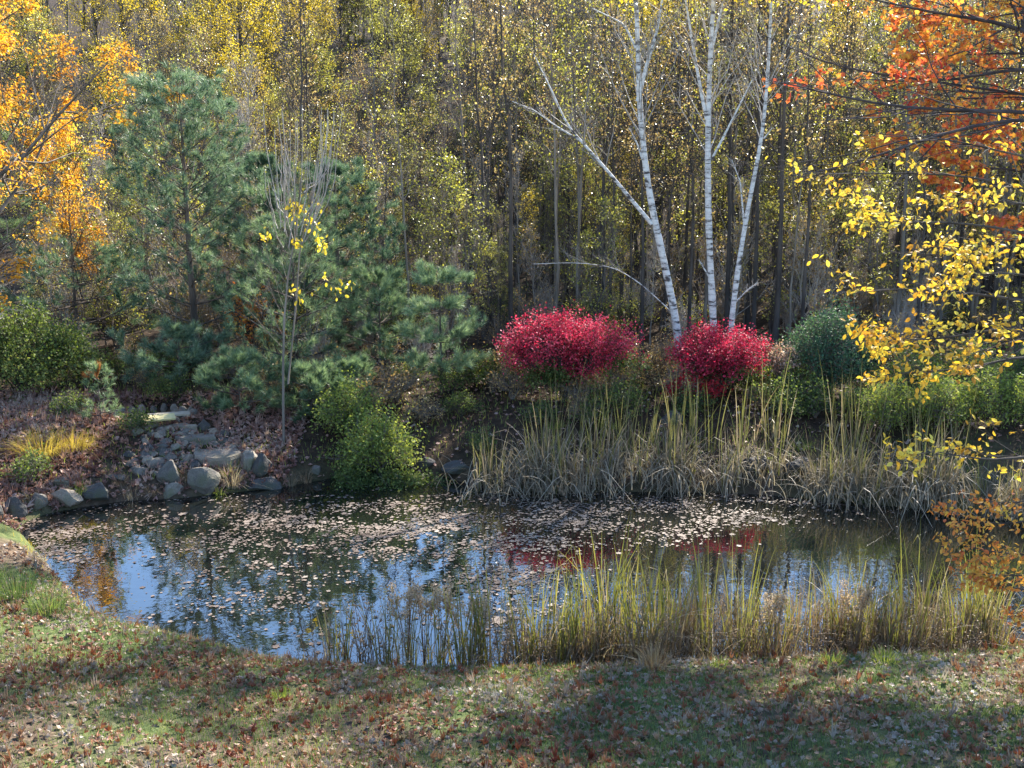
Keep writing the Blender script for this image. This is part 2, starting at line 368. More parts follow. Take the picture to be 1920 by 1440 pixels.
ys = np.concatenate([np.linspace(-60, 3, 22), np.arange(3.3, 24, .16), np.linspace(24.3, 40, 34), np.linspace(41, 100, 40), np.linspace(104, 240, 20)])
GX, GY = np.meshgrid(xs, ys); GZ = H(GX, GY); GZ = np.minimum(GZ, 25)
nx, ny = len(xs), len(ys); ii = (np.arange(ny - 1)[:, None] * nx + np.arange(nx - 1)[None]).ravel()
mb = MB(); mb.add(np.stack([GX, GY, GZ], -1), np.stack([ii, ii + 1, ii + 1 + nx, ii + nx], 1))
tag(mb.obj('ground', MATS['leafy_soil'], smooth=True), kind='structure')
mb = MB(); mb.add([(-12, 8, 0), (11, 8, 0), (11, 19, 0), (-12, 19, 0)], [(0, 1, 2, 3)])
# the water surface follows the shore outline, tucked a hand's breadth under the bank
cen = SHORE.mean(0); ring = cen + (SHORE - cen) * 1.0
nn = np.array([nrm((SHORE[(i + 1) % len(SHORE)] - SHORE[i - 1])[None])[0] for i in range(len(SHORE))]); nn = np.stack([-nn[:, 1], nn[:, 0]], 1)
sgn = 1 if shore_dist(*(SHORE + nn * .05).T).mean() > 0 else -1
ring = SHORE + nn * sgn * .12
mb = MB(); mb.add([(x, y, .0) for x, y in ring], [tuple(range(len(ring)))])
tag(mb.obj('pond_water', MATS['pond_water']), kind='structure')

# ------------------------------------------------------------------ trees
def trunk_line(g, Ht, r0, n=10, wob=.02, lean=(0, 0)):
    s = np.linspace(0, 1, n); P = np.zeros((1, n, 3)); P[0, :, 2] = s * Ht - .05
    w = np.cumsum(g.normal(size=(n, 2)) * wob * Ht / n * 3, 0); w[0] = 0
    P[0, :, :2] = w + np.outer(s ** 1.3, lean)
    r = r0 * (1 - .86 * s ** .9)[None]; r[0, 0] *= 1.25
    return P, r
def decid(seed, Ht, r0, lo=.3, spread=1.6, nb=22, nsub=5, ntw=4, nleaf=3500, lsize=.085, leafm='olive_leaf', bark='grey_bark', upa=(30, 60), tmpl=DIAMOND, wob=.02, jit=.1, lean=(0, 0), thin=1., rmin=0.):
    """slim woodland tree: trunk with limbs and twigs, crown of single leaves"""
    g = np.random.default_rng(seed); P, r = trunk_line(g, Ht, r0, wob=wob, lean=lean)
    t = MB(); tubes(t, P, r, 6)
    Q, q = sub(P, r, nb, -spread, g, upa, 5, .25, .18, (lo, .99), .42, .25); q = np.maximum(q, rmin * 1.5)
    tubes(t, Q, q, 4)
    S, s = sub(Q, q, nsub, .5, g, (30, 65), 4, .15, .12, (.2, 1), .6, .35); tubes(t, S, np.maximum(s, rmin), 3)
    T, tt = sub(S, s, ntw, .55, g, (25, 65), 3, .1, .08, (.2, 1), .6, .4); tubes(t, T, np.maximum(tt, rmin * .75), 3)
    l = MB()
    if nleaf:
        TT = T[g.uniform(size=len(T)) < .24]; leaf_cloud(l, TT, nleaf, lsize, g, tmpl, jit=jit * .8)
    return t.mesh('trunk', MATS[bark], True), (l.mesh('crown', MATS[leafm]) if nleaf else None)
def put(name, parts, loc, rz, label, cat, group=None, s=1.):
    o = thing(name, loc, rz, label, cat, group, s)
    for nm, me in parts:
        if me is None: continue
        c = bpy.data.objects.new(nm, me); COL.objects.link(c); c.parent = o
    return o
def tuft_tmpl(g, n, L, w, cone=(15, 62)):
    a = g.uniform(0, 2 * np.pi, n); th = np.radians(g.uniform(cone[0], cone[1], n)); st = g.uniform(-.06, .05, n)
    d = np.stack([np.cos(th), np.sin(th) * np.cos(a), np.sin(th) * np.sin(a)], 1)
    sd2 = nrm(np.cross(d, g.normal(size=(n, 3)))); b = np.stack([st, 0 * st, 0 * st], 1); ln = (L * g.uniform(.75, 1.1, n))[:, None]
    tip = b + d * ln; tip[:, 2] -= .012
    V = np.stack([b - sd2 * w / 2, b + sd2 * w / 2, tip], 1).reshape(-1, 3)
    return V, np.arange(3 * n).reshape(-1, 3)
def pine(seed, Ht, wid, lo=.12, r0=.08, gap=.42, nw=5, n2=6, n3=1, needles=46, L=.165, w=.008, leafm='pine_needle', top=.35, mid=.35, droop=.0, rise=25, sparse=0., keep=.8):
    g = np.random.default_rng(seed); P, r = trunk_line(g, Ht, r0, 12, .006)
    t = MB(); tubes(t, P, r, 7)
    zs = np.arange(lo * Ht, Ht * .985, gap); LQ, Lq, first = [], [], True
    for i, z in enumerate(zs):
        s = z / Ht; prof = (top + (1 - top) * min(1, (1 - s) / (1 - mid)) ** .8) if s > mid else (.75 + .25 * s / mid)
        if s > .9: prof *= max(.25, (1 - s) / .1)
        k = nw + g.integers(-1, 2)
        if s < sparse: k = max(2, k - 3)
        for j in range(k):
            a = (j + g.uniform(-.25, .25)) * 2 * np.pi / k + i * 1.1; ln = wid / 2 * prof * g.uniform(.7, 1.1)
            el = np.radians(g.uniform(rise - 12, rise + 10) * (.35 + .9 * s)); u = np.linspace(0, 1, 6)
            px_, py_ = np.interp(z, P[0, :, 2], P[0, :, 0]), np.interp(z, P[0, :, 2], P[0, :, 1])
            rad = ln * u * np.cos(el); hz = z + g.uniform(-.06, .06) + ln * (np.sin(el) * u - droop * u ** 2 + .16 * u ** 2.5)
            LQ.append(np.stack([px_ + rad * np.cos(a + .2 * u), py_ + rad * np.sin(a + .2 * u), hz], 1)); Lq.append((.008 + .018 * ln / 1.5 * (1 - s)) * (1 - .75 * u))
    Q, q = np.array(LQ), np.array(Lq); tubes(t, Q, q, 4)
    S, s2 = sub(Q, q, n2, .42, g, (30, 60), 4, .12, .1, (.22, .97), .55, .4, flat=.65); tubes(t, S, s2, 3)
    T, t3 = sub(S, s2, n3, .55, g, (25, 50), 3, .15, .12, (.3, .95), .7, .5, flat=.4)
    tips, dirs = [], []
    for A in (Q, S, T):
        tips.append(A[:, -1]); dirs.append(A[:, -1] - A[:, -2])
    for A, ts in ((S, (.55, .8)), (T, (.55,)), (Q, (.8, .9))):
        for x in ts:
            b = np.arange(len(A))[g.uniform(size=len(A)) < .6]; p, d = interp(A, b, np.full(len(b), x)); tips.append(p); dirs.append(d)
    tips.append(P[:, -1]); dirs.append(np.array([[0, 0, 1.]]))
    tips = np.concatenate(tips); dirs = nrm(nrm(np.concatenate(dirs)) + np.array([0, 0, .22]) + g.normal(size=(len(tips), 3)) * .12)
    kp = g.uniform(size=len(tips)) < keep; tips, dirs = tips[kp], dirs[kp]; l = MB(); k = 4; grp = g.integers(0, k, len(tips))
    for j in range(k):
        sel = grp == j
        if sel.any(): leaves(l, tips[sel], dirs[sel], nrm(g.normal(size=(sel.sum(), 3))), g.uniform(.8, 1.15, sel.sum()), tuft_tmpl(g, needles, L, w))
    return t.mesh('trunk', MATS['pine_bark'], True), l.mesh('crown', MATS[leafm])
def shrub(seed, wx, wy, h0, h1, nst=9, nleaf=5000, lsize=.05, leafm='shrub_leaf', bark='grey_bark', flat=.5, nt=170, ntw=7, tmpl=DIAMOND, dome=.5, low=.3, jit=.05, extra=None, lump=.14):
    """stems fanning up from one root, arching branches out to an uneven crown between heights h0 and h1"""
    g = np.random.default_rng(seed); n = 6; u = np.linspace(0, 1, n); ph = g.uniform(0, 6.28, 4)
    az = np.arange(nst) * 2.4 + g.uniform(-.4, .4, nst); rad = np.sqrt(g.uniform(.02, .5, nst))
    ex, ey = np.cos(az) * rad * wx / 2, np.sin(az) * rad * wy / 2; ez = h0 + (h1 - h0) * g.uniform(.35, .75, nst)
    P = np.stack([np.outer(ex, u ** 1.3), np.outer(ey, u ** 1.3), np.outer(ez, u ** .85) - .04], -1)
    P[:, 1:] += g.normal(size=(nst, n - 1, 3)) * .025 * h1
    r = (.011 * h1 * (1 - .7 * u))[None] * np.ones((nst, 1)); t = MB(); tubes(t, P, r, 5)
    a = g.uniform(0, 6.28, nt); q = g.uniform(0, 1, nt) ** .55; R_ = 1 + lump * np.sin(3 * a + ph[0]) + lump * .7 * np.sin(5 * a + ph[1])
    zt = h1 - (h1 - h0) * dome * q ** 2.2 + lump * .5 * (h1 - h0) * np.sin(a * 2 + q * 4 + ph[2]); zb = h0 + (h1 - h0) * low * q ** 2
    X = np.stack([np.cos(a) * q * R_ * wx / 2, np.sin(a) * q * R_ * wy / 2, zb + np.maximum(zt - zb, .05) * g.uniform(0, 1, nt) ** .6], 1)
    k = np.argmin(((X[:, None, :2] - P[None, :, -1, :2]) ** 2).sum(-1) + g.uniform(0, .12 * wx * wx, (nt, nst)), 1)
    S0, _ = interp(P, k, g.uniform(.4, .95, nt)); S0[:, 2] = np.minimum(S0[:, 2], np.maximum(X[:, 2] - .05, .05))
    v = np.linspace(0, 1, 6)[None, :, None]; c = S0 + (X - S0) * np.array([.45, .45, .8])
    Q = (1 - v) ** 2 * S0[:, None] + 2 * v * (1 - v) * c[:, None] + v * v * X[:, None]; Q[:, 1:] += g.normal(size=(nt, 5, 3)) * .015 * h1
    q2 = (.0045 * h1 + .002) * np.linspace(1, .35, 6)[None] * np.ones((nt, 1)); tubes(t, Q, q2, 3)
    T, tt = sub(Q, q2, ntw, -.2 * (wx * wy * (h1 - h0)) ** (1 / 3), g, (25, 75), 3, .15, .05, (.45, 1), .55, .4, flat=flat); tubes(t, T, tt, 3)
    l = MB(); Tm = T
    if extra: Tm = T[~extra[2](T[:, -1]) | (g.uniform(size=len(T)) < .12)]
    leaf_cloud(l, Tm, nleaf, lsize, g, tmpl, jit=jit, flat=flat, t=(.1, 1)); mats = [MATS[leafm]]
    if extra:
        m2, cnt, rule = extra; lowb = T[rule(T[:, -1])]; mats = [MATS[leafm], MATS[m2]]
        if len(lowb): leaf_cloud(l, lowb, cnt, lsize * 1.1, g, tmpl, 1, jit=jit, flat=flat)
    return t.mesh('stem', MATS[bark], True), l.mesh('crown', mats)

# ---- the wood behind the pond
ZONES = [(-600, 160, 'behind the golden maple'), (160, 330, 'left of the big pine'), (330, 480, 'behind the big pine'), (480, 640, 'behind the wand sapling'),
         (640, 790, 'behind the bluish pines'), (790, 930, 'behind the tiered pine'), (930, 1080, 'behind the wide red bush left half'), (1080, 1210, 'behind the wide red bush right half'),
         (1210, 1310, 'behind the leftmost birch'), (1310, 1400, 'between the two right birches'), (1400, 1490, 'just right of the birches'), (1490, 1640, 'behind the blue-green shrub'), (1640, 9000, 'behind the orange maple branches')]
def zone(px):
    for a, b, z in ZONES:
        if a <= px < b: return z
    return ZONES[-1][2]
WOOD = {}
def wood_kind(key, name, desc, cat, *args, **kw): WOOD[key] = dict(name=name, desc=desc, cat=cat, meshes=decid(*args, **kw), used=False)
wood_kind('pole_a', 'slim_tree', 'slim grey tree with yellow-green leaves', 'tree', 11, 7.6, .07, lo=.32, spread=1.9, nb=32, nsub=6, ntw=5, nleaf=1500, lsize=.075, rmin=.0045, leafm='olive_leaf', bark='grey_bark', jit=.13)
wood_kind('pole_b', 'slim_tree', 'slim dark tree with olive leaves', 'tree', 12, 8.4, .085, lo=.36, spread=2.0, nb=32, nsub=6, ntw=5, nleaf=1400, lsize=.075, rmin=.0045, leafm='green_yellow_leaf', bark='dark_bark', jit=.13)
wood_kind('pole_c', 'bare_tree', 'bare grey twiggy tree', 'tree', 13, 8.0, .06, lo=.2, spread=1.7, nb=36, nsub=7, ntw=6, nleaf=400, lsize=.065, rmin=.0055, leafm='tawny_leaf', bark='pale_bark', upa=(20, 50))
wood_kind('pole_d', 'slim_tree', 'tree with high yellow crown', 'tree', 20, 8.8, .075, lo=.4, spread=1.8, nb=28, nsub=6, ntw=5, nleaf=1500, lsize=.075, rmin=.0045, leafm='yellow_leaf', bark='dark_bark', jit=.13)
wood_kind('tall_a', 'tall_tree', 'tall tree with yellow crown', 'tree', 14, 11.0, .11, lo=.15, spread=2.9, nb=38, nsub=7, ntw=5, nleaf=4600, lsize=.09, rmin=.007, leafm='yellow_leaf', bark='dark_bark', jit=.2)
wood_kind('tall_b', 'tall_tree', 'tall tree with olive-yellow crown', 'tree', 15, 11.5, .12, lo=.15, spread=2.8, nb=38, nsub=7, ntw=5, nleaf=4400, lsize=.09, rmin=.007, leafm='olive_leaf', bark='dark_bark', jit=.2)
wood_kind('tall_c', 'tall_tree', 'tall tree with orange-brown crown', 'tree', 16, 10.5, .11, lo=.15, spread=2.8, nb=38, nsub=7, ntw=5, nleaf=3000, lsize=.09, rmin=.007, leafm='tawny_leaf', bark='grey_bark', jit=.2)
wood_kind('tall_d', 'tall_bare_tree', 'tall leafless grey tree', 'tree', 17, 11.0, .10, lo=.15, spread=2.4, nb=42, nsub=8, ntw=6, nleaf=700, lsize=.085, rmin=.008, leafm='tawny_leaf', bark='grey_bark', upa=(18, 46))
wood_kind('sap_a', 'sapling', 'sapling with small yellow-green leaves', 'sapling', 18, 3.8, .028, lo=.1, spread=1.25, nb=26, nsub=5, ntw=4, nleaf=1000, lsize=.065, rmin=.004, leafm='green_yellow_leaf', bark='grey_bark', wob=.06)
wood_kind('sap_b', 'sapling', 'sapling with thin tawny leaves', 'sapling', 19, 3.4, .024, lo=.08, spread=1.1, nb=28, nsub=5, ntw=4, nleaf=650, lsize=.065, rmin=.004, leafm='tawny_leaf', bark='pale_bark', wob=.06)
wood_kind('sap_c', 'sapling', 'sapling with olive leaves', 'sapling', 23, 4.6, .03, lo=.1, spread=1.3, nb=28, nsub=5, ntw=4, nleaf=1000, lsize=.065, rmin=.004, leafm='olive_leaf', bark='dark_bark', wob=.05)
wood_kind('pole_e', 'bare_pole_tree', 'straight bare grey trunk', 'tree', 28, 8.6, .046, lo=.42, spread=1.2, nb=20, nsub=5, ntw=4, nleaf=380, lsize=.068, rmin=.0045, leafm='olive_leaf', bark='grey_bark')
wood_kind('pole_f', 'bare_pole_tree', 'straight bare dark trunk', 'tree', 29, 8.2, .058, lo=.42, spread=1.2, nb=20, nsub=5, ntw=4, nleaf=340, lsize=.068, rmin=.0045, leafm='tawny_leaf', bark='dark_bark')
def brush(seed, w, h, nleaf, leafm, bark, lsize=.05): return shrub(seed, w, w * .8, .05, h, 13, nleaf, lsize, leafm, bark, flat=.15, nt=90, ntw=6, jit=.06, lump=.25)
WOOD['brush_a'] = dict(name='brush', desc='brown twiggy brush', cat='bush', meshes=brush(24, 1.7, 1.7, 650, 'tawny_leaf', 'grey_bark'), used=False)
WOOD['brush_b'] = dict(name='brush', desc='grey bare brush', cat='bush', meshes=brush(25, 1.6, 2.0, 260, 'tawny_leaf', 'pale_bark'), used=False)
WOOD['brush_c'] = dict(name='brush', desc='olive leafy brush', cat='bush', meshes=brush(26, 1.8, 1.5, 1700, 'shrub_leaf', 'dark_bark'), used=False)
WOOD['brush_d'] = dict(name='brush', desc='dark brush with yellow-green leaves', cat='bush', meshes=brush(27, 1.8, 1.9, 1200, 'olive_leaf', 'dark_bark'), used=False)
def plant(key, loc, rz, s, row):
    k = WOOD[key]; px, _ = to_px(loc[0], loc[1], loc[2] + 1)
    lab = f"{k['desc']}, {row}, {zone(px)}"; grp = f"{k['desc']}s, {row}, {zone(px)}"; P2 = ('stem', 'crown') if 'brush' in key else ('trunk', 'crown')
    if not k['used']: k['used'] = put(k['name'], ((P2[0], k['meshes'][0]), (P2[1], k['meshes'][1])), loc, rz, lab, k['cat'], grp, s)
    else: dup(k['used'], loc, rz, s, lab, grp)
g = np.random.default_rng(5)
def scatter(n, y0, y1, px0, px1, mind):
    out = []
    for _ in range(n * 30):
        if len(out) >= n: break
        Y = g.uniform(y0, y1); px = g.uniform(px0, px1); x = (px - 960) / FPX * Y
        if all((x - q[0]) ** 2 + (Y - q[1]) ** 2 > mind ** 2 for q in out): out.append((x, Y))
    return [np.array((x, y, z)) for (x, y), z in zip(out, H(np.array([o[0] for o in out]), np.array([o[1] for o in out])))]
def pick(names, pr): return names[int(g.choice(len(names), p=np.array(pr) / sum(pr)))]
def hmax(p, px):
    """trees on the flat are young; they grow taller up the slope"""
    k = (.375 * p[1] - CAM_H - p[2]) * g.uniform(.78, 1.0); return k * (.92 if 540 < px < 900 else 1) if (60 < px < 280 or 480 < px < 960) else k * g.uniform(1.05, 1.35)
def grow(key, p, px, row, cap=1.2, tall=False):
    hh = {'pole_a': 7.6, 'pole_b': 8.4, 'pole_c': 8., 'pole_d': 8.8, 'pole_e': 8.6, 'pole_f': 8.2, 'tall_a': 11.5, 'tall_b': 12., 'tall_c': 11., 'tall_d': 11.5}[key]
    plant(key, p, g.uniform(0, 6.28), g.uniform(.6, 1.25) if tall and (px > 900 or g.uniform() < .18) else min(hmax(p, px) / hh, cap), row)
for p in scatter(90, 25.5, 35, 60, 2150, .6):
    px = to_px(*p)[0]; grow(pick(['pole_a', 'pole_b', 'pole_c', 'pole_d'], [.3, .25, .25, .2] if px > 520 else [.5, 0, .5, 0]), p, px, 'front wood')
for p in scatter(295, 24.5, 40, 480, 2150, .33): grow(pick(['pole_e', 'pole_f'], [.4, .6]), p, to_px(*p)[0], 'front wood', tall=True)
for p in scatter(100, 24.5, 34, 40, 2150, .45): plant(pick(['sap_a', 'sap_b', 'sap_c'], [.35, .35, .3]), p, g.uniform(0, 6.28), g.uniform(.6, 1.1), 'front wood')
for p in scatter(120, 21.9, 30, 30, 2200, .5): plant(pick(['brush_a', 'brush_b', 'brush_c', 'brush_d'], [.3, .35, .15, .2]), p, g.uniform(0, 6.28), g.uniform(.5, 1.) * (.75 if p[1] < 24 else 1.), 'wood edge')
for p in scatter(90, 36, 47, -60, 2150, 1.1):
    px = to_px(*p)[0]
    pr = [.4, .15, .2, .25] if px < 620 else ([.2, .4, .1, .3] if px < 1250 else [.2, .12, .18, .5])
    grow(pick(['tall_a', 'tall_b', 'tall_c', 'tall_d'], pr), p, px, 'middle wood')
for p in scatter(110, 48, 88, -60, 2050, 1.6) + scatter(34, 56, 92, 420, 1050, 1.8):
    px = to_px(*p)[0]
    pr = [.45, .15, .2, .2] if px < 620 else ([.35, .35, .15, .15] if px < 1250 else [.35, .12, .25, .28])
    grow(pick(['tall_a', 'tall_b', 'tall_c', 'tall_d'], pr), p, px, 'back wood', 1.25)

# ---- white birches
def birch(pts, radii, limbs, seed, label, crown_top):
    g = np.random.default_rng(seed); P = np.array(pts, float); b0 = P[0].copy()
    o = thing('birch_tree', b0, 0, label, 'birch tree', 'white birches behind the red bushes')
    m = len(P); s = np.linspace(0, 1, 40); k = np.linspace(0, 1, m)
    L = np.stack([np.interp(s, k, P[:, i] - b0[i]) for i in range(3)], 1)
    for _ in range(4): L[1:-1] = .25 * L[:-2] + .5 * L[1:-1] + .25 * L[2:]
    rr = np.interp(s, k, radii); rr = rr * (1 + .05 * g.normal(size=40)); rr[0] *= 1.15; L[0, 2] -= .08
    rr = rr * .64; t = MB(); tubes(t, L[None], rr[None], 12); t.obj('trunk', MATS['birch_bark'], o, True)
    LQ = [L[None]]; Lq = [rr[None]]; lm = MB()
    for lp, r0, r1 in limbs:
        A = np.array(lp, float) - b0; kk = np.linspace(0, 1, len(A)); u = np.linspace(0, 1, 14)
        B = np.stack([np.interp(u, kk, A[:, i]) for i in range(3)], 1)
        B[1:-1] = .25 * B[:-2] + .5 * B[1:-1] + .25 * B[2:]
        q = np.interp(u, [0, 1], [r0 * .8, r1 * .8]); l1 = MB(); tubes(l1, B[None], q[None], 7); l1.obj('limb', MATS['birch_bark'], o, True)
        S, s2 = sub(B[None], q[None], 14, .3, g, (25, 60), 4, .2, .1, (.3, 1), .35, .3); tubes(lm, S, s2, 4)
        T, t2 = sub(S, s2, 5, .5, g, (25, 60), 3, .05, .0, (.2, 1), .5, .4); tubes(lm, T, t2, 3)
    # high crown: fine twigs; leaves only above the view, thickened to shade the lawn
    S, s2 = sub(L[None], rr[None], 40, -2.1, g, (30, 60), 5, .3, .1, (.45, .99), .22, .25); tubes(lm, S, s2, 4)
    T, t2 = sub(S, s2, 7, .45, g, (30, 60), 4, .1, -.05, (.25, 1), .5, .3); tubes(lm, T, t2, 3)
    U, u2 = sub(T, t2, 4, .5, g, (25, 60), 3, -.05, -.1, (.25, 1), .5, .4); tubes(lm, U, u2, 3)
    lm.obj('twig_crown', MATS['pale_bark'], o, True)
    l = MB(); top = U[(U[:, -1, 2] + b0[2]) > 8.4]
    if len(top): leaf_cloud(l, top, 3800, .085, g, jit=.12)
    l.obj('leaf_crown', MATS['yellow_leaf'], o)
    return o
yb = 22.0
def bl(px, py, dy=0): return at(px, py, yb + dy)
b1 = base(1278, yb)
birch([b1, bl(1270, 610), bl(1245, 490), bl(1222, 390), bl(1207, 290), bl(1198, 180), bl(1196, 80), bl(1192, -20), bl(1180, -160), bl(1172, -330)], [.135, .118, .108, .10, .092, .085, .07, .06, .045, .015],
      [((bl(1222, 420), bl(1180, 370), bl(1135, 315), bl(1085, 260), bl(1060, 230), bl(1040, 180), bl(1000, 100)), .055, .012), ((bl(1085, 262), bl(1040, 235), bl(1000, 205), bl(960, 190)), .025, .006), ((bl(1205, 300), bl(1195, 270), bl(1180, 240)), .03, .01),
       ((bl(1196, 190), bl(1210, 130), bl(1232, 60), bl(1245, -20)), .06, .02), ((bl(1265, 590), bl(1200, 530), bl(1150, 500), bl(1080, 492), bl(1000, 495)), .013, .005), ((bl(1192, 90), bl(1170, 45), bl(1110, 15)), .035, .01)], 31,
      'leftmost white birch leaning left, with a long forked side limb', 11)
b2 = base(1342, yb + .3)
birch([b2, bl(1338, 610, .3), bl(1332, 500, .3), bl(1328, 400, .3), bl(1327, 300, .3), bl(1328, 200, .3), bl(1332, 100, .3), bl(1338, 0, .3), bl(1345, -150, .3), bl(1350, -350, .3)], [.145, .122, .105, .10, .095, .08, .07, .062, .045, .015],
      [((bl(1325, 225, .3), bl(1312, 160, .3), bl(1300, 90, .3), bl(1285, 0, .3), bl(1275, -90, .3)), .05, .015), ((bl(1334, 300, .3), bl(1360, 250, .3), bl(1390, 190, .3), bl(1410, 150, .3)), .035, .012), ((bl(1330, 520, .3), bl(1318, 500, .3), bl(1311, 488, .3)), .022, .012),
       ((bl(1333, 100, .3), bl(1347, 40, .3), bl(1362, -20, .3)), .045, .02)], 32, 'middle white birch, straight upright trunk forking high up', 11)
b3 = base(1366, yb + .1)
birch([b3, bl(1370, 610, .1), bl(1384, 500, .1), bl(1404, 380, .1), bl(1425, 280, .1), bl(1436, 190, .1), bl(1442, 100, .1), bl(1446, 0, .1), bl(1450, -150, .1), bl(1452, -300, .1)], [.10, .088, .08, .07, .06, .055, .048, .04, .03, .01],
      [((bl(1395, 420, .1), bl(1388, 340, .1), bl(1372, 300, .1)), .025, .01), ((bl(1376, 570, .1), bl(1400, 545, .1), bl(1420, 530, .1)), .022, .01), ((bl(1432, 260, .1), bl(1448, 240, .1)), .02, .008)], 33, 'right hand white birch, thinnest of the three, leaning right', 9)

# ---- pines
def pine_at(px, Y, label, meshes, rz=0, s=1., name='pine_tree', group=None):
    return put(name, (('trunk', meshes[0]), ('crown', meshes[1])), base(px, Y), rz, label, 'pine tree', group, s)
pine_at(372, 23.2, 'biggest dark pine, standing left of the bare wand sapling', pine(41, 5.8, 3.5, lo=.16, r0=.10, gap=.40, nw=6, n2=7, n3=1, mid=.70, top=.6, rise=30, sparse=.46, keep=.74))
pine_at(500, 25.0, 'bluish pine half hidden right behind the big dark pine', pine(42, 4.4, 3.2, lo=.1, r0=.09, mid=.4, n2=8))
pine_at(640, 25.2, 'bluish-green pine behind the yellow-leaved sapling', pine(43, 4.2, 3.6, lo=.06, r0=.09, mid=.35, n2=8), 1.2)
pine_at(560, 21.8, 'soft pale young pine right beside the wand sapling', pine(44, 3.75, 3.0, lo=.04, r0=.05, gap=.4, mid=.3, n2=6, leafm='soft_needle', needles=34), 2.)
pine_at(828, 21.0, 'small tiered pine left of the wide red bush', pine(45, 2.45, 1.85, lo=.2, r0=.035, gap=.56, nw=7, n2=7, n3=1, mid=.3, top=.4, leafm='soft_needle', needles=34, rise=12), .6)
pine_at(715, 22.8, 'drooping grey-green pine between the shrub and the tiered pine', pine(46, 2.0, 2.6, lo=.12, r0=.045, gap=.4, mid=.4, leafm='soft_needle'), .3)
pine_at(340, 21.6, 'low dark pine under the big pine, above the stone-ringed pool', pine(47, 1.1, 2.4, lo=.12, r0=.035, gap=.3, mid=.5, rise=8), 1.)
pine_at(150, 24.5, 'dark pine boughs behind the left green shrub', pine(48, 2.4, 4.6, lo=.15, r0=.08, gap=.42, mid=.5, rise=6), .2)
pine_at(-70, 24.5, 'green pine at the left edge among golden maple leaves', pine(49, 6.6, 4.2, lo=.3, r0=.11, mid=.4, leafm='soft_needle'), .2)
low = pine(50, .85, 1.8, lo=.06, r0=.025, gap=.24, mid=.4, leafm='soft_needle', rise=15)
pine_at(450, 19.9, 'low spreading young pine right of the waterfall rocks', low, .4)
pine_at(585, 20.0, 'low spreading young pine at the foot of the wand sapling', low, 2.4, .95)
pine_at(655, 20.6, 'knee-high young pine behind the lime-leaved shrub', low, 4.4, .8)
sd = pine_at(190, 19.0, 'pine seedling with a dead orange tip on the leaf-covered left bank', pine(51, 1.0, .95, lo=.1, r0=.016, gap=.2, nw=4, n2=3, n3=1, mid=.1, leafm='soft_needle', needles=18, L=.10, w=.006, top=.2), .4, name='pine_seedling')
mb = MB(); gg = np.random.default_rng(3); leaves(mb, np.array([(0, 0, .86), (.03, 0, .93), (-.03, .02, .82), (-.09, 0, .84)]), np.array([(.1, 0, 1), (.12, 0, 1), (-.6, 0, .6), (-.8, 0, .35)]), np.array([(1, 0, 0.)] * 4), np.ones(4) * 1.35, tuft_tmpl(gg, 70, .12, .008, (5, 35)))
mb.obj('dead_tip', MATS['rust_needle'], sd)

# ---- golden maple at the left edge
gm = decid(61, 9.6, .16, lo=.06, spread=4.3, nb=50, nsub=9, ntw=6, nleaf=62000, lsize=.078, leafm='gold_leaf', bark='grey_bark', upa=(45, 85), jit=.12)
put('golden_maple', (('trunk', gm[0]), ('crown', gm[1])), base(-120, 20.8), .5, 'golden orange maple crown filling the upper left edge, sunlit', 'maple tree')
gs = decid(62, 4.6, .05, lo=.15, spread=1.5, nb=30, nsub=6, ntw=5, nleaf=6000, lsize=.07, leafm='gold_leaf', bark='grey_bark', jit=.1)
put('golden_maple', (('trunk', gs[0]), ('crown', gs[1])), base(150, 27), .5, 'smaller orange-gold maple behind, between golden crown and big pine', 'maple tree')
# dead pale twigs under it
g2 = np.random.default_rng(64); P = np.array([[(0, 0, 0), (.02, .0, .9), (.1, .05, 1.8), (.35, .05, 2.35), (.8, .02, 2.6)]]); mb = MB(); tubes(mb, P, np.array([[.03, .026, .022, .017, .01]]), 5)
S, s = sub(P, np.array([[.03, .026, .022, .017, .01]]), 16, -.75, g2, (30, 70), 4, .1, -.1, (.4, 1), .5, .3, wob=.1); tubes(mb, S, s, 4)
T, t = sub(S, s, 6, .5, g2, (30, 75), 4, .1, .2, (.2, 1), .6, .4, wob=.12); tubes(mb, T, t, 3)
o = mb.obj('dead_sapling', MATS['pale_bark'], None, True); o.location = tuple(base(-25, 20)); tag(o, 'dead sapling of curly pale twigs below the golden maple', 'dead sapling')

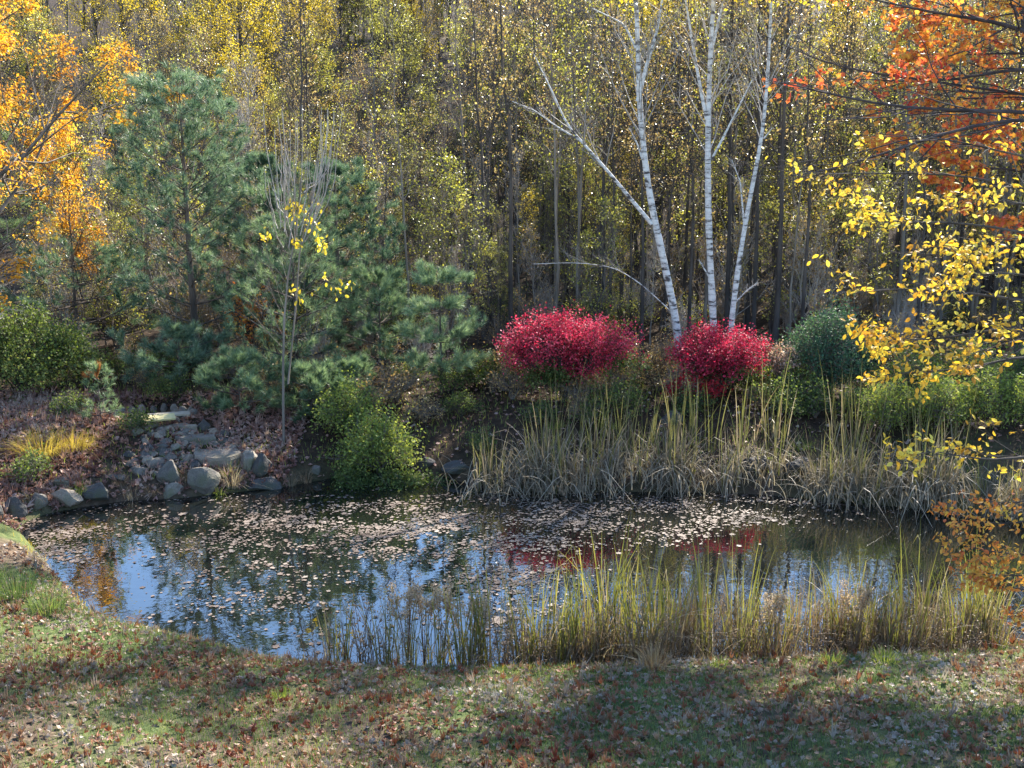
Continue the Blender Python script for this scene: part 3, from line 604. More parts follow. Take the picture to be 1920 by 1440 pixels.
# ---- sapling with upright wands
def wand_sapling():
    g = np.random.default_rng(71); b = base(532, 18.9); o = thing('wand_sapling', b, 0, 'slender sapling with bare upright wands and few yellow leaves by the waterfall', 'sapling')
    A = lambda px, py, dy=0: at(px, py, 18.9 + dy) - b
    t = MB()
    main = np.array([A(532, 850), A(531, 760), A(531, 680), A(533, 600), A(540, 520), A(552, 450), A(560, 380), A(566, 320)]); main[0] = (0, 0, -.05)
    r = np.array([.026, .023, .021, .019, .017, .014, .011, .007]); tubes(t, main[None], r[None], 7)
    m2 = np.array([A(540, 720), A(548, 640), A(556, 560), A(561, 480), A(572, 420), A(590, 350)]); tubes(t, m2[None], np.array([[.018, .016, .015, .013, .011, .008]]), 5)
    LQ = []
    for i in range(46):
        px0 = g.uniform(520, 590); py0 = g.uniform(340, 470); tx = 562 + (px0 - 555) * g.uniform(1.4, 2.6) + g.normal() * 16; ty = 195 + 170 * g.uniform() ** 1.3; d0, d1 = g.normal() * .12, g.normal() * .35
        u = np.linspace(0, 1, 6); P0, P1 = A(px0, py0, d0), A(tx, ty, d1); c = P0 + (P1 - P0) * np.array([.75, .75, .3])
        LQ.append(np.array([(1 - s) ** 2 * P0 + 2 * s * (1 - s) * c + s * s * P1 for s in u]))
    Q = np.array(LQ); Q[:, 1:-1] += g.normal(size=Q[:, 1:-1].shape) * .02; q = np.linspace(.009, .0045, 6)[None] * np.ones((len(Q), 1)); wd = MB(); tubes(wd, Q, q, 4); wd.obj('wand', MATS['pale_bark'], o, True)
    S, s = sub(main[None], r[None], 60, -1.3, g, (30, 70), 5, .35, .2, (.3, .98), .22, .3); tubes(t, S, s, 4)
    T, tt = sub(S, s, 5, .45, g, (25, 55), 3, .25, .1, (.2, 1), .6, .4); tubes(t, T, tt, 3)
    t.obj('trunk', MATS['grey_bark'], o, True)
    l = MB()
    for px, py, n, sp_ in ((565, 400, 46, .13), (552, 385, 16, .08), (600, 440, 8, .07), (498, 440, 12, .06), (555, 455, 12, .06), (608, 462, 16, .07), (590, 425, 8, .06), (560, 545, 16, .09), (640, 540, 16, .12), (612, 520, 8, .08)):
        c = A(px, py); P = c + g.normal(size=(n, 3)) * sp_ * np.array([1, .6, 1])
        leaves(l, P, nrm(g.normal(size=(n, 3)) * .7 + np.array([0, 0, -.7])), nrm(g.normal(size=(n, 3)) + np.array([0, -.4, .5])), g.uniform(.07, .11, n), OVAL_T)
    l.obj('crown', MATS['yellow_leaf'], o)
wand_sapling()

# ---- shrubs
def shrub_at(px, Y, label, meshes, rz=0., s=1., name='shrub', group=None, cat='shrub', parts=('stem', 'crown')):
    return put(name, ((parts[0], meshes[0]), (parts[1], meshes[1])), base(px, Y), rz, label, cat, group, s)
crim = shrub(81, 2.6, 1.9, .34, 1.66, 15, 19000, .047, 'crimson_leaf', 'dark_bark', flat=.7, nt=400, ntw=8, jit=.06, dome=.25, low=.25, lump=.17, extra=('shrub_leaf', 3600, lambda E: (E[:, 2] + .22 * np.sin(E[:, 0] * 4) < .62) | ((E[:, 0] > .85) & (E[:, 2] < .85))))
shrub_at(1060, 20.6, 'wide crimson burning bush with flat domed top, left of the birches', crim, 0, name='burning_bush', cat='bush')
crim2 = shrub(82, 2.3, 1.7, .36, 1.36, 13, 14000, .047, 'crimson_leaf', 'dark_bark', flat=.7, nt=320, ntw=8, jit=.06, dome=.38, low=.25, lump=.18, extra=('shrub_leaf', 2600, lambda E: E[:, 2] + .15 * np.sin(E[:, 0] * 5) < .5))
shrub_at(1348, 20.8, 'smaller crimson burning bush directly below the white birches', crim2, .8, name='burning_bush', cat='bush')
lowred = shrub(83, 1.2, .6, .1, .55, 9, 1500, .055, 'scarlet_leaf', 'dark_bark', flat=.5, nt=70)
shrub_at(1300, 19.9, 'low dark scarlet shrub under the smaller crimson bush', lowred, cat='shrub')
pink = shrub(84, .7, .7, .4, 1.2, 8, 700, .05, 'pink_leaf', 'grey_bark', flat=.5, nt=60)
shrub_at(1458, 20.6, 'thin pinkish-leaved shrub between crimson bush and blue-green shrub', pink)
bg = shrub(85, 2.0, 1.7, .08, 1.72, 16, 12000, .05, 'blue_green_leaf', 'grey_bark', flat=.3, nt=260, ntw=7, jit=.07, dome=.55)
shrub_at(1555, 20.9, 'rounded blue-green shrub right of the crimson bushes', bg)
lg = shrub(86, 3.4, 2.4, .05, 1.55, 18, 17000, .06, 'shrub_leaf', 'dark_bark', flat=.4, nt=320, ntw=7, jit=.09, dome=.6)
shrub_at(40, 21.0, 'broad green shrub at the left edge behind the leafy bank', lg)
lime = shrub(87, 1.5, 1.2, .0, 1.12, 16, 6000, .055, 'lime_leaf', 'grey_bark', flat=.35, nt=190, ntw=6, jit=.09, dome=.55, lump=.3)
shrub_at(710, 18.5, 'lime-green leafy shrub overhanging the far shore, middle left', lime)
shrub_at(655, 19.4, 'taller pale green shrub just left behind the lime-green shrub', lime, 2.1, .9)
dk = shrub(88, 1.3, .8, .02, .6, 12, 4200, .055, 'shrub_leaf', 'grey_bark', flat=.5, nt=120)
shrub_at(745, 18.0, 'low dark green shrub dipping to the water by the far shore', dk)
shrub_at(660, 18.1, 'small low green shrub under the lime-green shrub at the waterline', dk, 2.2, .85)
rg = shrub(89, 1.6, 1.1, .02, 1.05, 14, 4200, .05, 'lime_leaf', 'grey_bark', flat=.2, nt=150, ntw=6, jit=.07, lump=.2)
shrub_at(1665, 18.7, 'grey-green weedy shrub right below the blue-green shrub', rg, .3, .85)
shrub_at(1760, 18.6, 'lime weedy shrub at the right bank, second from the right edge', rg, 1.3, .9)
shrub_at(1870, 18.5, 'lime weedy shrub at the right bank, nearest the right edge', rg, 2.6, .95)
shrub_at(1985, 18.3, 'lime weedy shrub cut off by the right edge of the photo', rg, 4.6, 1.)
dkw = shrub(95, 1.8, 1.2, .02, 1.2, 14, 3800, .05, 'shrub_leaf', 'grey_bark', flat=.2, nt=150, ntw=6, jit=.07, lump=.25)
br = shrub(90, 1.7, 1.3, .05, .9, 12, 1500, .05, 'tawny_leaf', 'dark_bark', flat=.3, nt=100)
shrub_at(940, 21.5, 'thin brown-leaved shrub left behind the wide red bush', br, 0, 1.)
shrub_at(1225, 21.3, 'thin brown-leaved shrub in the gap between the red bushes', br, 2., .9)
shrub_at(1750, 22.0, 'thin brown-leaved bare shrub on the right behind the lime weeds', br, 3., 1.3)
for px, Y, lab in ((1710, 19.9, 'olive weedy shrub behind the lime weeds, left of them'), (1820, 20.2, 'olive weedy shrub behind the lime weeds, in their middle'), (1930, 20.0, 'olive weedy shrub behind the lime weeds at the right edge')): shrub_at(px, Y, lab, dkw, px, 1.)
shrub_at(480, 23.6, 'russet-leaved small shrub glimpsed between the pines', shrub(91, 1.4, 1., .4, 1.8, 9, 900, .08, 'coral_leaf', 'dark_bark', flat=.3, nt=80), 0, 1.)
wg = shrub(92, .8, .6, .02, .5, 9, 800, .05, 'shrub_leaf', 'grey_bark', flat=.4, nt=60)
# low weeds covering the far bank between the shrubs
under = [shrub(93, 1.3, .9, .02, .7, 11, 1500, .05, 'shrub_leaf', 'dark_bark', flat=.3, nt=90, lump=.25), shrub(94, 1.3, .9, .02, .75, 11, 600, .05, 'tawny_leaf', 'grey_bark', flat=.2, nt=90, lump=.25)]
UN = ['low green weed clump', 'low brown weed clump']; usrc = {}
for p in scatter(62, 19.3, 22.5, 150, 2100, .5):
    px = to_px(*p)[0]
    if 190 < px < 460 and p[1] < 20.6: continue
    i = int(g.integers(0, 2)); lab = f'{UN[i]} on the far bank, {"in front of" if p[1] < 20.6 else "beside and behind"} the ' + ('pines' if px < 900 else 'wide red bush' if px < 1200 else 'smaller crimson bush' if px < 1460 else 'blue-green shrub' if px < 1650 else 'right hand weeds')
    if i not in usrc: usrc[i] = put('weed_clump', (('stem', under[i][0]), ('crown', under[i][1])), p, 0, lab, 'weed', lab)
    else: dup(usrc[i], p, g.uniform(0, 6), g.uniform(.6, 1.1), lab, lab)
WLAB = {905: 'leafy weed left of the lone cattail clump', 1010: 'leafy green weed on the far bank under the wide red bush', 1110: 'leafy weed on the sunlit far grass, under the wide red bush', 1480: 'bright leafy weed on the far bank right of the cattails', 1530: 'yellow-green weed below the blue-green shrub',
        255: 'yellow-green weed beside the pine seedling', 130: 'fern-like weed behind the golden grass on the left bank', 60: 'green weed among the left shore stones', 1600: 'weed at the foot of the right cattails', 820: 'low fern weed at the waterline below the tiered pine'}
for px, lab in WLAB.items():
    Y = {255: 18.7, 130: 19.2, 60: 17.0, 820: 18.0, 905: 18.6}.get(px, 19.3)
    shrub_at(px, Y, lab, wg, px * .7, .75 + (px % 7) * .06, 'weed_plant', None, 'weed')

# ---- far bank stones, waterfall, pool
def rock_mesh(seed, sx, sy, sz, sub_=3, cuts=12, name='rock'):
    import bmesh
    g = np.random.default_rng(seed); bm = bmesh.new(); bmesh.ops.create_icosphere(bm, subdivisions=sub_, radius=1)
    V = np.array([v.co[:] for v in bm.verts])
    for _ in range(cuts):
        n = nrm(g.normal(size=(1, 3)))[0]; d = g.uniform(.42, .85); k = V @ n; V = V - np.maximum(k - d, 0)[:, None] * n * .93
    V += .03 * np.sin(V[:, [1, 2, 0]] * 5 + g.uniform(0, 6, 3)) + .014 * np.sin(V[:, [2, 0, 1]] * 13 + g.uniform(0, 6, 3)) + g.normal(size=V.shape) * .006
    V[:, :2] *= (1.05 - .32 * V[:, 2:])
    V = V / np.abs(V).max(0) * np.array([sx / 2, sy / 2, sz / 2]); 
    for v, c in zip(bm.verts, V): v.co = c
    return bm, V
ROCKTOP = []
def rock(px, py, wpx, hpx, label, m='grey_stone', seed=0, dep=.8, group=None, name='boulder', rot=None, sub_=3, z=None, cat='rock'):
    """px,py: foot of the stone in the photo; wpx,hpx its size there"""
    p = gp(px, py) if z is None else on(px, py, z)
    k = FPX / (p[1] * cp - (p[2] - CAM_H) * sp); sx, sz = wpx / k, hpx / k * (.8 if name == 'stream_stone' else 1.)
    bm, V = rock_mesh(seed or int(px * 7 + py), sx, sx * dep, sz * 1.35, sub_)
    me = bpy.data.meshes.new(name); bm.to_mesh(me); bm.free(); me.materials.append(MATS[m])
    for po in me.polygons: po.use_smooth = sub_ < 3 and False
    o = bpy.data.objects.new(name, me); COL.objects.link(o); o.location = (p[0], p[1] + sx * dep * .35, p[2] + sz * .38)
    o.rotation_euler = (0, 0, rot if rot is not None else 0)
    ROCKTOP.append((o.location[0], o.location[1], o.location[2] + V[:, 2].max(), sx))
    return tag(o, label, cat, group)
rock(374, 924, 72, 54, 'big round-shouldered grey boulder at the water below the stream', 'grey_stone', 101, .8, sub_=4)
rock(318, 912, 54, 42, 'speckled pale grey boulder left of the biggest boulder', 'grey_stone', 102, .8, sub_=4)
rock(318, 938, 48, 24, 'low flat mossy boulder at the waterline in front of the speckled one', 'grey_stone', 103, .8, sub_=4)
rock(468, 888, 46, 42, 'upright rounded boulder right of the flat ledge', 'grey_stone', 104, .8, sub_=4)
rock(488, 902, 56, 42, 'darker slanted boulder leaning at the right of the ledge', 'dark_stone', 105, .8, sub_=4)
rock(500, 925, 80, 24, 'long low mossy stone at the waterline below the ledge', 'dark_stone', 106, .6, sub_=4)
rock(592, 893, 28, 16, 'small grey stone at the shore below the shrubs', 'grey_stone', 107)
rock(122, 956, 62, 34, 'flat-topped tan stone in the left shore line', 'tan_stone', 108, .7, sub_=4)
rock(182, 946, 66, 36, 'black wet stone beside the tan stone at the left shore', 'dark_stone', 109, .7, sub_=4)
rock(70, 958, 40, 30, 'grey shore stone left of the tan stone', 'grey_stone', 110, .7, sub_=4)
rock(22, 972, 46, 34, 'dark rounded shore stone near the left edge', 'dark_stone', 111, .7, sub_=4)
rock(-12, 975, 30, 34, 'grey shore stone cut by the left edge', 'grey_stone', 112, .7)
rock(112, 916, 50, 16, 'flat slab stone lying in the leaves of the left bank', 'grey_stone', 113, .5)
rock(210, 905, 46, 16, 'low dark stone in the leaves left of the boulders', 'dark_stone', 114, .6)
for i, (px, py, w, h, m) in enumerate([(258, 893, 34, 20, 0), (290, 880, 44, 24, 0), (268, 868, 36, 20, 1), (318, 868, 26, 20, 0), (338, 862, 24, 14, 0), (300, 855, 30, 16, 1), (352, 868, 24, 18, 2), (330, 846, 28, 14, 0), (362, 884, 36, 18, 1), (275, 846, 34, 16, 1), (310, 836, 26, 14, 0),
                                       (345, 838, 34, 12, 2), (300, 822, 30, 16, 2), (270, 830, 28, 16, 1), (258, 818, 30, 20, 0), (380, 806, 30, 22, 1), (400, 818, 26, 14, 2), (416, 836, 24, 14, 1), (430, 846, 34, 14, 2), (444, 862, 30, 16, 1), (402, 836, 18, 12, 0), (335, 822, 40, 10, 2), (370, 850, 20, 12, 0), (250, 880, 28, 16, 1),
                                       (242, 862, 26, 14, 1), (386, 866, 26, 12, 0), (360, 822, 26, 12, 2), (286, 808, 34, 18, 2), (340, 880, 24, 14, 1), (322, 888, 26, 14, 0), (420, 822, 22, 14, 1)]):
    rock(px, py, w, h, ('grey', 'dark', 'tan')[m] + ' broken stone in the tumbled stream bed below the pool', ('grey_stone', 'dark_stone', 'tan_stone')[m], 200 + i, .8, ('grey', 'dark', 'tan')[m] + ' stones tumbled in the stream bed', 'stream_stone', g.uniform(0, 6), 3, cat='stone')
gr = np.random.default_rng(77)
for i in range(30):
    py = gr.uniform(806, 896); c_ = 318 + (py - 806) * -.2; px = c_ + gr.uniform(-75, 75) * (.55 + .45 * (py - 800) / 96); m = int(gr.choice(3, p=[.4, .4, .2]))
    rock(px, py, gr.uniform(16, 36), gr.uniform(9, 18), ('grey', 'dark', 'tan')[m] + ' broken stone in the tumbled stream bed below the pool', ('grey_stone', 'dark_stone', 'tan_stone')[m], 700 + i, .8, ('grey', 'dark', 'tan')[m] + ' stones tumbled in the stream bed', 'stream_stone', gr.uniform(0, 6), 3, cat='stone')
# flat ledge slabs
def slab(px, py, w, d, th, label, m, seed, rz=0., name='ledge_slab', lift=.02):
    p = gp(px, py); g = np.random.default_rng(seed); n = 14; a = np.arange(n) * 2 * np.pi / n; rr = g.uniform(.8, 1.05, n)
    x, y = np.cos(a) * w / 2 * rr, np.sin(a) * d / 2 * rr; mb = MB()
    top = np.stack([x * .95, y * .95, np.full(n, th) + g.normal(size=n) * .008], 1); bot = np.stack([x, y, np.full(n, -.12)], 1); mid = np.stack([x, y, np.full(n, th * .6)], 1)
    mb.add(np.concatenate([bot, mid, top, [(0, 0, th + .005)]]), np.array([(i, (i + 1) % n, n + (i + 1) % n, n + i) for i in range(n)] + [(n + i, n + (i + 1) % n, 2 * n + (i + 1) % n, 2 * n + i) for i in range(n)]))
    mb.add(np.concatenate([top, [(0, 0, th + .005)]]), np.array([(i, (i + 1) % n, n) for i in range(n)]))
    o = mb.obj(name, MATS[m]); o.location = (p[0], p[1] + d * .4, p[2] + lift); o.rotation_euler = (0, 0, rz)
    return tag(o, label, 'stone slab')
slab(398, 878, 1.0, .75, .14, 'broad brown flat ledge slab over the right side of the stream', 'tan_stone', 301)
slab(362, 838, .75, .4, .10, 'narrow grey flat slab halfway up the stream bed', 'grey_stone', 302)
slab(335, 808, .7, .3, .05, 'pale slab at the lip of the little pool', 'tan_stone', 303)
# upper pool
mb = MB(); a = np.arange(28) * 2 * np.pi / 28; mb.add(np.stack([POOL[0] + .72 * np.cos(a), POOL[1] + .52 * np.sin(a), np.full(28, POOL_Z - .05)], 1), [tuple(range(28))])
tag(mb.obj('pool_water', MATS['pond_water']), kind='structure')
for i in range(22):
    t = i * 2 * math.pi / 22 + .1; x, y = POOL[0] + .74 * math.cos(t), POOL[1] + .55 * math.sin(t)
    bm, V = rock_mesh(400 + i, rnd.uniform(.16, .27), rnd.uniform(.14, .2), rnd.uniform(.18, .26), 2); me = bpy.data.meshes.new('ring_stone'); bm.to_mesh(me); bm.free(); me.materials.append(MATS['tan_stone' if i % 3 else 'grey_stone'])
    o = bpy.data.objects.new('ring_stone', me); COL.objects.link(o); o.location = (x, y, POOL_Z + .0); o.rotation_euler = (0, 0, rnd.uniform(0, 6))
    tag(o, 'small pale stone in the ring around the little upper pool', 'stone', 'stones ringing the upper pool')
def plank(px, py, Y, w, d, th, rz, tilt, label, m):
    p = at(px, py, Y); mb = MB(); x, y, b = w / 2, d / 2, .006
    V = [(-x, -y, 0), (x, -y, 0), (x, y, 0), (-x, y, 0), (-x, -y, th), (x, -y, th), (x, y, th), (-x, y, th)]
    mb.add(V, [(0, 3, 2, 1), (4, 5, 6, 7), (0, 1, 5, 4), (1, 2, 6, 5), (2, 3, 7, 6), (3, 0, 4, 7)])
    o = mb.obj('plank', MATS[m]); o.location = (p[0], p[1], max(p[2], Hs(p[0], p[1]) + .17)); o.rotation_euler = (tilt, 0, rz); return tag(o, label, 'plank')
plank(296, 808, 18.95, .62, .20, .03, R(24), R(14), 'pale yellow plank lying askew over the stones by the pool', 'plank_wood')
plank(318, 797, 19.15, .72, .16, .03, R(16), R(6), 'greyish plank just behind the pale yellow one', 'plank_grey')

# ---- far bank retaining stones
for i, (px, py, w, h) in enumerate([(860, 890, 66, 22), (800, 884, 46, 20), (980, 890, 50, 26), (1060, 880, 60, 26), (1150, 885, 56, 24), (1260, 800, 50, 26), (1500, 895, 60, 30), (1560, 905, 50, 26), (1420, 890, 56, 26)]):
    rock(px, py, w, h, ['flat dark block at the waterline left of the lone cattail clump', 'dark stone at the waterline under the fern weed', 'dark bank stone just right of the lone cattails', 'dark bank stone below the wide red bush, behind cattails', 'dark bank stone under the right half of the wide red bush',
                        'grey block on the bank below the smaller crimson bush', 'dark bank stone in the cattail gap below the pinkish shrub', 'dark bank stone below the blue-green shrub', 'dark bank stone below the smaller crimson bush'][i], 'dark_stone', 500 + i, .6, None, 'bank_stone', None, 3)

# ---- cattails
def cattail(seed, n, ht, spread, dead=.4, mess=0, greenm='cattail_blade', drym='dry_blade', width=.022):
    g = np.random.default_rng(seed); a, b = MB(), MB()
    def go(mb, k, h0, h1, ln, wd, kinkp):
        if k < 1: return
        q = g.uniform(0, 2 * np.pi, k); rr = spread * np.sqrt(g.uniform(0, 1, k)); P = np.stack([np.cos(q) * rr, np.sin(q) * rr, np.full(k, -.12)], 1)
        kink = np.where(g.uniform(size=k) < kinkp, g.uniform(.45, .85, k), 9.)
        blades(mb, P, q + g.normal(size=k) * .8, g.uniform(h0, h1, k), np.full(k, wd) * g.uniform(.7, 1.2, k), np.abs(g.normal(size=k)) * ln + .03, g, n=9, kink=kink)
    go(a, int(n * (1 - dead)), ht * .62, ht * 1.05, .13, width, .12); go(b, int(n * dead), ht * .35, ht * .95, .3, width * .85, .4)
    if mess:
        k = mess; q = g.uniform(0, 2 * np.pi, k); P = np.stack([g.normal(size=k) * spread * 1.6, g.normal(size=k) * spread, np.full(k, -.05)], 1)
        blades(b, P, q, g.uniform(.4, .9, k) * ht * .8, np.full(k, width * .75), g.uniform(.3, 1.5, k), g, n=8, kink=np.where(g.uniform(size=k) < .5, g.uniform(.3, .8, k), 9))
    return a.mesh('green_foliage', MATS[greenm]), b.mesh('dead_foliage', MATS[drym])
near_protos = [cattail(600 + i, 30, 1.5, .15, .45, 7, width=.017) for i in range(4)] + [cattail(610 + i, 30, 1.35, .2, .85, 12, drym='brown_weed', width=.013) for i in range(3)]
far_protos = [cattail(620 + i, 26, 1.5, .24, .80, 34, greenm='dull_blade', drym='grey_dry_blade', width=.024) for i in range(4)]
near_src, far_src = {}, {}
def cat_at(src, protos, i, p, rz, s, lab, grp, sz=1.):
    if i not in src: src[i] = o = put('cattail_clump', (('green_foliage', protos[i][0]), ('dead_foliage', protos[i][1])), p, rz, lab, 'cattails', grp, s)
    else: o = dup(src[i], p, rz, s, lab, grp)
    return o
def near_lab(px, tall):
    k = 'tall green-tipped cattail clump' if tall else 'brown tangled half-dead cattail clump'
    for a, b, z in ((0, 700, 'in front of the blue sky reflection'), (700, 830, 'left end of the near stand, by the blue reflection'), (830, 960, 'near stand, left of its middle'), (960, 1090, 'near stand, left of the dark red reflection'), (1090, 1200, 'near stand, behind the straw tussock\'s left'),
                    (1200, 1320, 'near stand, right behind the straw tussock'), (1320, 1450, 'near stand, tallest group right of the tussock'), (1450, 1600, 'near stand, over the right bright reflection'), (1600, 1760, 'near stand toward the right'), (1760, 2200, 'right end of the near stand, under the coral branches')):
        if a <= px < b: return f'{k}, {z}', f'{k}s, {z}'
gn = np.random.default_rng(12)
spots = [(632, 1255, 1, .75), (760, 1250, 0, .8), (720, 1252, 1, .85), (815, 1250, 3, .85), (925, 1245, 2, .95), (868, 1250, 1, .98), (885, 1250, 2, .92), (985, 1240, 3, .9), (1010, 1235, 1, .95), (1060, 1240, 2, 1.0), (1105, 1235, 0, 1.05), (1130, 1205, 1, 1.12), (1150, 1210, 3, 1.1), (1185, 1215, 2, 1.0), (1228, 1210, 0, 1.08), (1250, 1215, 1, 1.0),
         (1330, 1215, 2, 1.1), (1385, 1200, 0, 1.05), (1470, 1220, 6, .95), (1540, 1215, 4, .98), (1575, 1205, 1, 1.0), (1610, 1210, 5, 1.02), (1660, 1215, 6, .95), (1715, 1205, 1, 1.1), (1745, 1215, 4, 1.0), (1830, 1205, 0, 1.05), (1850, 1215, 5, 1.)]
for px, py, i, s in spots:
    p = on(px, py, 0); p[2] = min(Hs(p[0], p[1]), 0); lab, grp = near_lab(px, i < 4); cat_at(near_src, near_protos, i, (p[0], p[1], -.05), gn.uniform(0, 6.3), s * gn.uniform(1.02, 1.15), lab, grp)
for k in range(96):
    px = 940 + 930 * gn.uniform() ** .8; py = gn.uniform(1165, 1248) if px > 1250 else gn.uniform(1215, 1252); i = int(gn.choice([2, 4, 5, 6, 4, 5, 6])); p = on(px, py, 0); lab, grp = near_lab(px, i < 4)
    cat_at(near_src, near_protos, i, (p[0], p[1], -.05), gn.uniform(0, 6.3), gn.uniform(.6, .95), lab, grp)
def far_lab(px):
    for a, b, z in ((0, 960, 'lone cattail clump left of the far stand'), (960, 1080, 'grey dry cattail clump at the left end of the far stand'), (1080, 1200, 'grey dry cattail clump below the wide red bush'), (1200, 1330, 'grey dry cattail clump below the gap of the red bushes'), (1330, 1480, 'grey dry cattail clump below the smaller crimson bush'),
                    (1480, 1700, 'dry cattail clump below the blue-green shrub'), (1700, 2300, 'dry cattail clump at the right of the far shore')):
        if a <= px < b: return z, z.replace('clump', 'clumps')
for px, py, s in [(905, 918, 1.0), (925, 915, 1.08), (945, 920, .9)]:
    p = on(px, py, 0); cat_at(far_src, far_protos, 0 if px < 940 else 1, (p[0], p[1], -.05), gn.uniform(0, 6), s, *far_lab(px))
for k in range(54):
    u = gn.uniform(); px = 985 + 950 * u; py = 920 + 55 * max(0, (px - 1450) / 480) - gn.uniform(0, 42) + 4
    if 1480 < px < 1540 and gn.uniform() < .6: continue
    p = gp(px, py) if True else on(px, py); p[2] = max(p[2], -.05) if p[2] > 0 else -.05
    cat_at(far_src, far_protos, int(gn.integers(0, 4)), (p[0], p[1], p[2] - .02), gn.uniform(0, 6.3), gn.uniform(.55, 1.1), *far_lab(px))
spike = [cattail(630 + i, 17, 1.5, .17, .45, 0, width=.019, greenm='dull_blade') for i in range(2)]; spike_src = {}
for k, (px, Y, s_) in enumerate([(1030, 18.4, 1.1), (1052, 18.7, 1.2), (1085, 18.6, 1.05), (1110, 18.4, 1.1), (1150, 18.8, 1.15), (1172, 18.4, 1.0), (1215, 18.6, .95), (1268, 18.7, 1.1), (1300, 18.5, 1.2), (1335, 18.4, 1.0), (1395, 18.6, 1.15), (1440, 18.8, 1.25), (1455, 18.4, 1.1), (1570, 18.6, 1.2), (1585, 18.3, 1.25), (1612, 18.5, 1.1), (1640, 18.3, 1.0), (1720, 18.3, 1.05), (1800, 18.2, 1.0)]):
    z_ = [z for a, b, z in ((0, 1130, 'left of the far stand'), (1130, 1250, 'mid far stand under the wide red bush'), (1250, 1480, 'far stand under the smaller crimson bush'), (1480, 1680, 'far stand under the blue-green shrub'), (1680, 2200, 'right of the far stand')) if a <= px < b][0]
    p = base(px, Y); cat_at(spike_src, spike, k % 2, (p[0], p[1], p[2] - .02), k * 1.3, s_, 'tall upright green-tan cattail spikes, ' + z_, 'tall cattail spikes, ' + z_)
# fluffy dry weeds among the near cattails
def fluffy(seed):
    g = np.random.default_rng(seed); t, f = MB(), MB(); n = 7; u = np.linspace(0, 1, 6); az = g.uniform(0, 6.28, n)
    P = np.stack([np.outer(np.cos(az) * g.uniform(.05, .2, n), u ** 1.5), np.outer(np.sin(az) * g.uniform(.05, .2, n), u ** 1.5), np.outer(g.uniform(.8, 1.12, n), u) - .1], -1); q = np.linspace(.006, .003, 6)[None] * np.ones((n, 1)); tubes(t, P, q, 4)
    S, s = sub(P, q, 9, -.13, g, (30, 60), 3, .2, .1, (.7, 1), .7, .5); tubes(t, S, s, 3)
    leaf_cloud(f, S, 900, .03, g, jit=.022, flat=.1); return t.mesh('stem', MATS['brown_weed']), f.mesh('seed_head', MATS['fluff'])
fl = fluffy(5)
for px, s, lab in ((832, 1.0, 'dried weed with the largest fluffy tan seed head in the near stand'), (795, .9, 'dried weed with fluffy tan head left of the largest one'), (765, 1.0, 'dried weed with fluffy tan head by the leftmost cattails'), (905, .85, 'small fluffy dried weed right of the largest one'), (1450, .9, 'fluffy dried weed amid the right near cattails'), (1600, 1., 'fluffy dried weed in the bright reflection at right')):
    p = on(px, 1236, 0); put('dried_weed', (('stem', fl[0]), ('seed_head', fl[1])), (p[0], p[1], -.05), px, lab, 'weed', None, s)
# thin dead stalks along the near shore
def stalks(seed):
    g = np.random.default_rng(seed); t = MB(); n = 16; u = np.linspace(0, 1, 5); az = g.uniform(0, 6.28, n); ln = g.uniform(.25, .75, n)
    b = g.normal(size=(n, 2)) * .14
    P = np.stack([b[:, :1] + np.outer(np.cos(az) * ln * .3, u ** 1.5), b[:, 1:] + np.outer(np.sin(az) * ln * .3, u ** 1.5), np.outer(ln, u) - .08], -1); q = np.linspace(.005, .002, 5)[None] * np.ones((n, 1)); tubes(t, P, q, 3)
    S, s = sub(P, q, 3, .35, g, (25, 60), 3, .1, .0, (.3, 1), .7, .5); tubes(t, S, s, 3)
    leaf_cloud(t, S, 120, .03, g, jit=.02, flat=.1); return t
st_src = None
for k in range(22):
    px = 590 + 1300 * gn.uniform(); py = 1262 - gn.uniform(0, 25); p = on(px, py, 0)
    lab, grp = ('thin dead brown stalks at the near water edge', 'dead stalk tufts along the near shore')
    if st_src is None: st_src = stalks(9).obj('dead_stalk_tuft', MATS['brown_weed']); o = st_src
    else: o = st_src.copy(); COL.objects.link(o)
    o.location = (p[0], p[1], -.02); o.rotation_euler = (0, 0, gn.uniform(0, 6)); s = gn.uniform(.7, 1.3); o.scale = (s, s, s); tag(o, lab, 'weed', grp)

# ---- tussocks and tufts
def tuft(px, py, n, h, w, m, label, seed, lean=.6, name='grass_tussock', wd=.007):
    g = np.random.default_rng(seed); p = gp(px, py); q = g.uniform(0, 6.28, n); rr = w / 2 * np.sqrt(g.uniform(0, 1, n)) * .6; mb = MB()
    P = np.stack([np.cos(q) * rr, np.sin(q) * rr, np.full(n, -.03)], 1); blades(mb, P, q, g.uniform(.45, 1.1, n) * h, np.full(n, wd), np.abs(g.normal(size=n)) * lean + .1, g, n=6)
    o = mb.obj(name, MATS[m]); o.location = tuple(p); return tag(o, label, 'grass tuft')
tuft(1225, 1258, 260, .34, .42, 'tussock_blade', 'straw-coloured grass tussock on the near bank in front of the cattails', 1, .8)
tuft(525, 1310, 130, .14, .26, 'lime_leaf', 'bright green grass tuft alone on the leafy lawn', 2, .5)
tuft(80, 850, 420, .5, 1.3, 'gold_grass', 'golden drooping grass tuft on the left bank', 3, 1.3)
tuft(135, 838, 320, .4, 1.1, 'gold_grass', 'golden grass tuft beside the pine seedling', 4, 1.2)
tuft(435, 918, 140, .45, .4, 'dry_blade', 'drooping olive grass clump right of the biggest boulder', 5, 1.)
tuft(30, 1120, 240, .40, .7, 'grass_blade', 'green grass clump at the left near shore', 6, .4)
tuft(90, 1150, 200, .36, .6, 'grass_blade', 'green grass clump at the near shore, second from the left edge', 7, .4)
tuft(-20, 1100, 200, .4, .6, 'grass_blade', 'green grass clump cut by the left edge at the near shore', 8, .4)
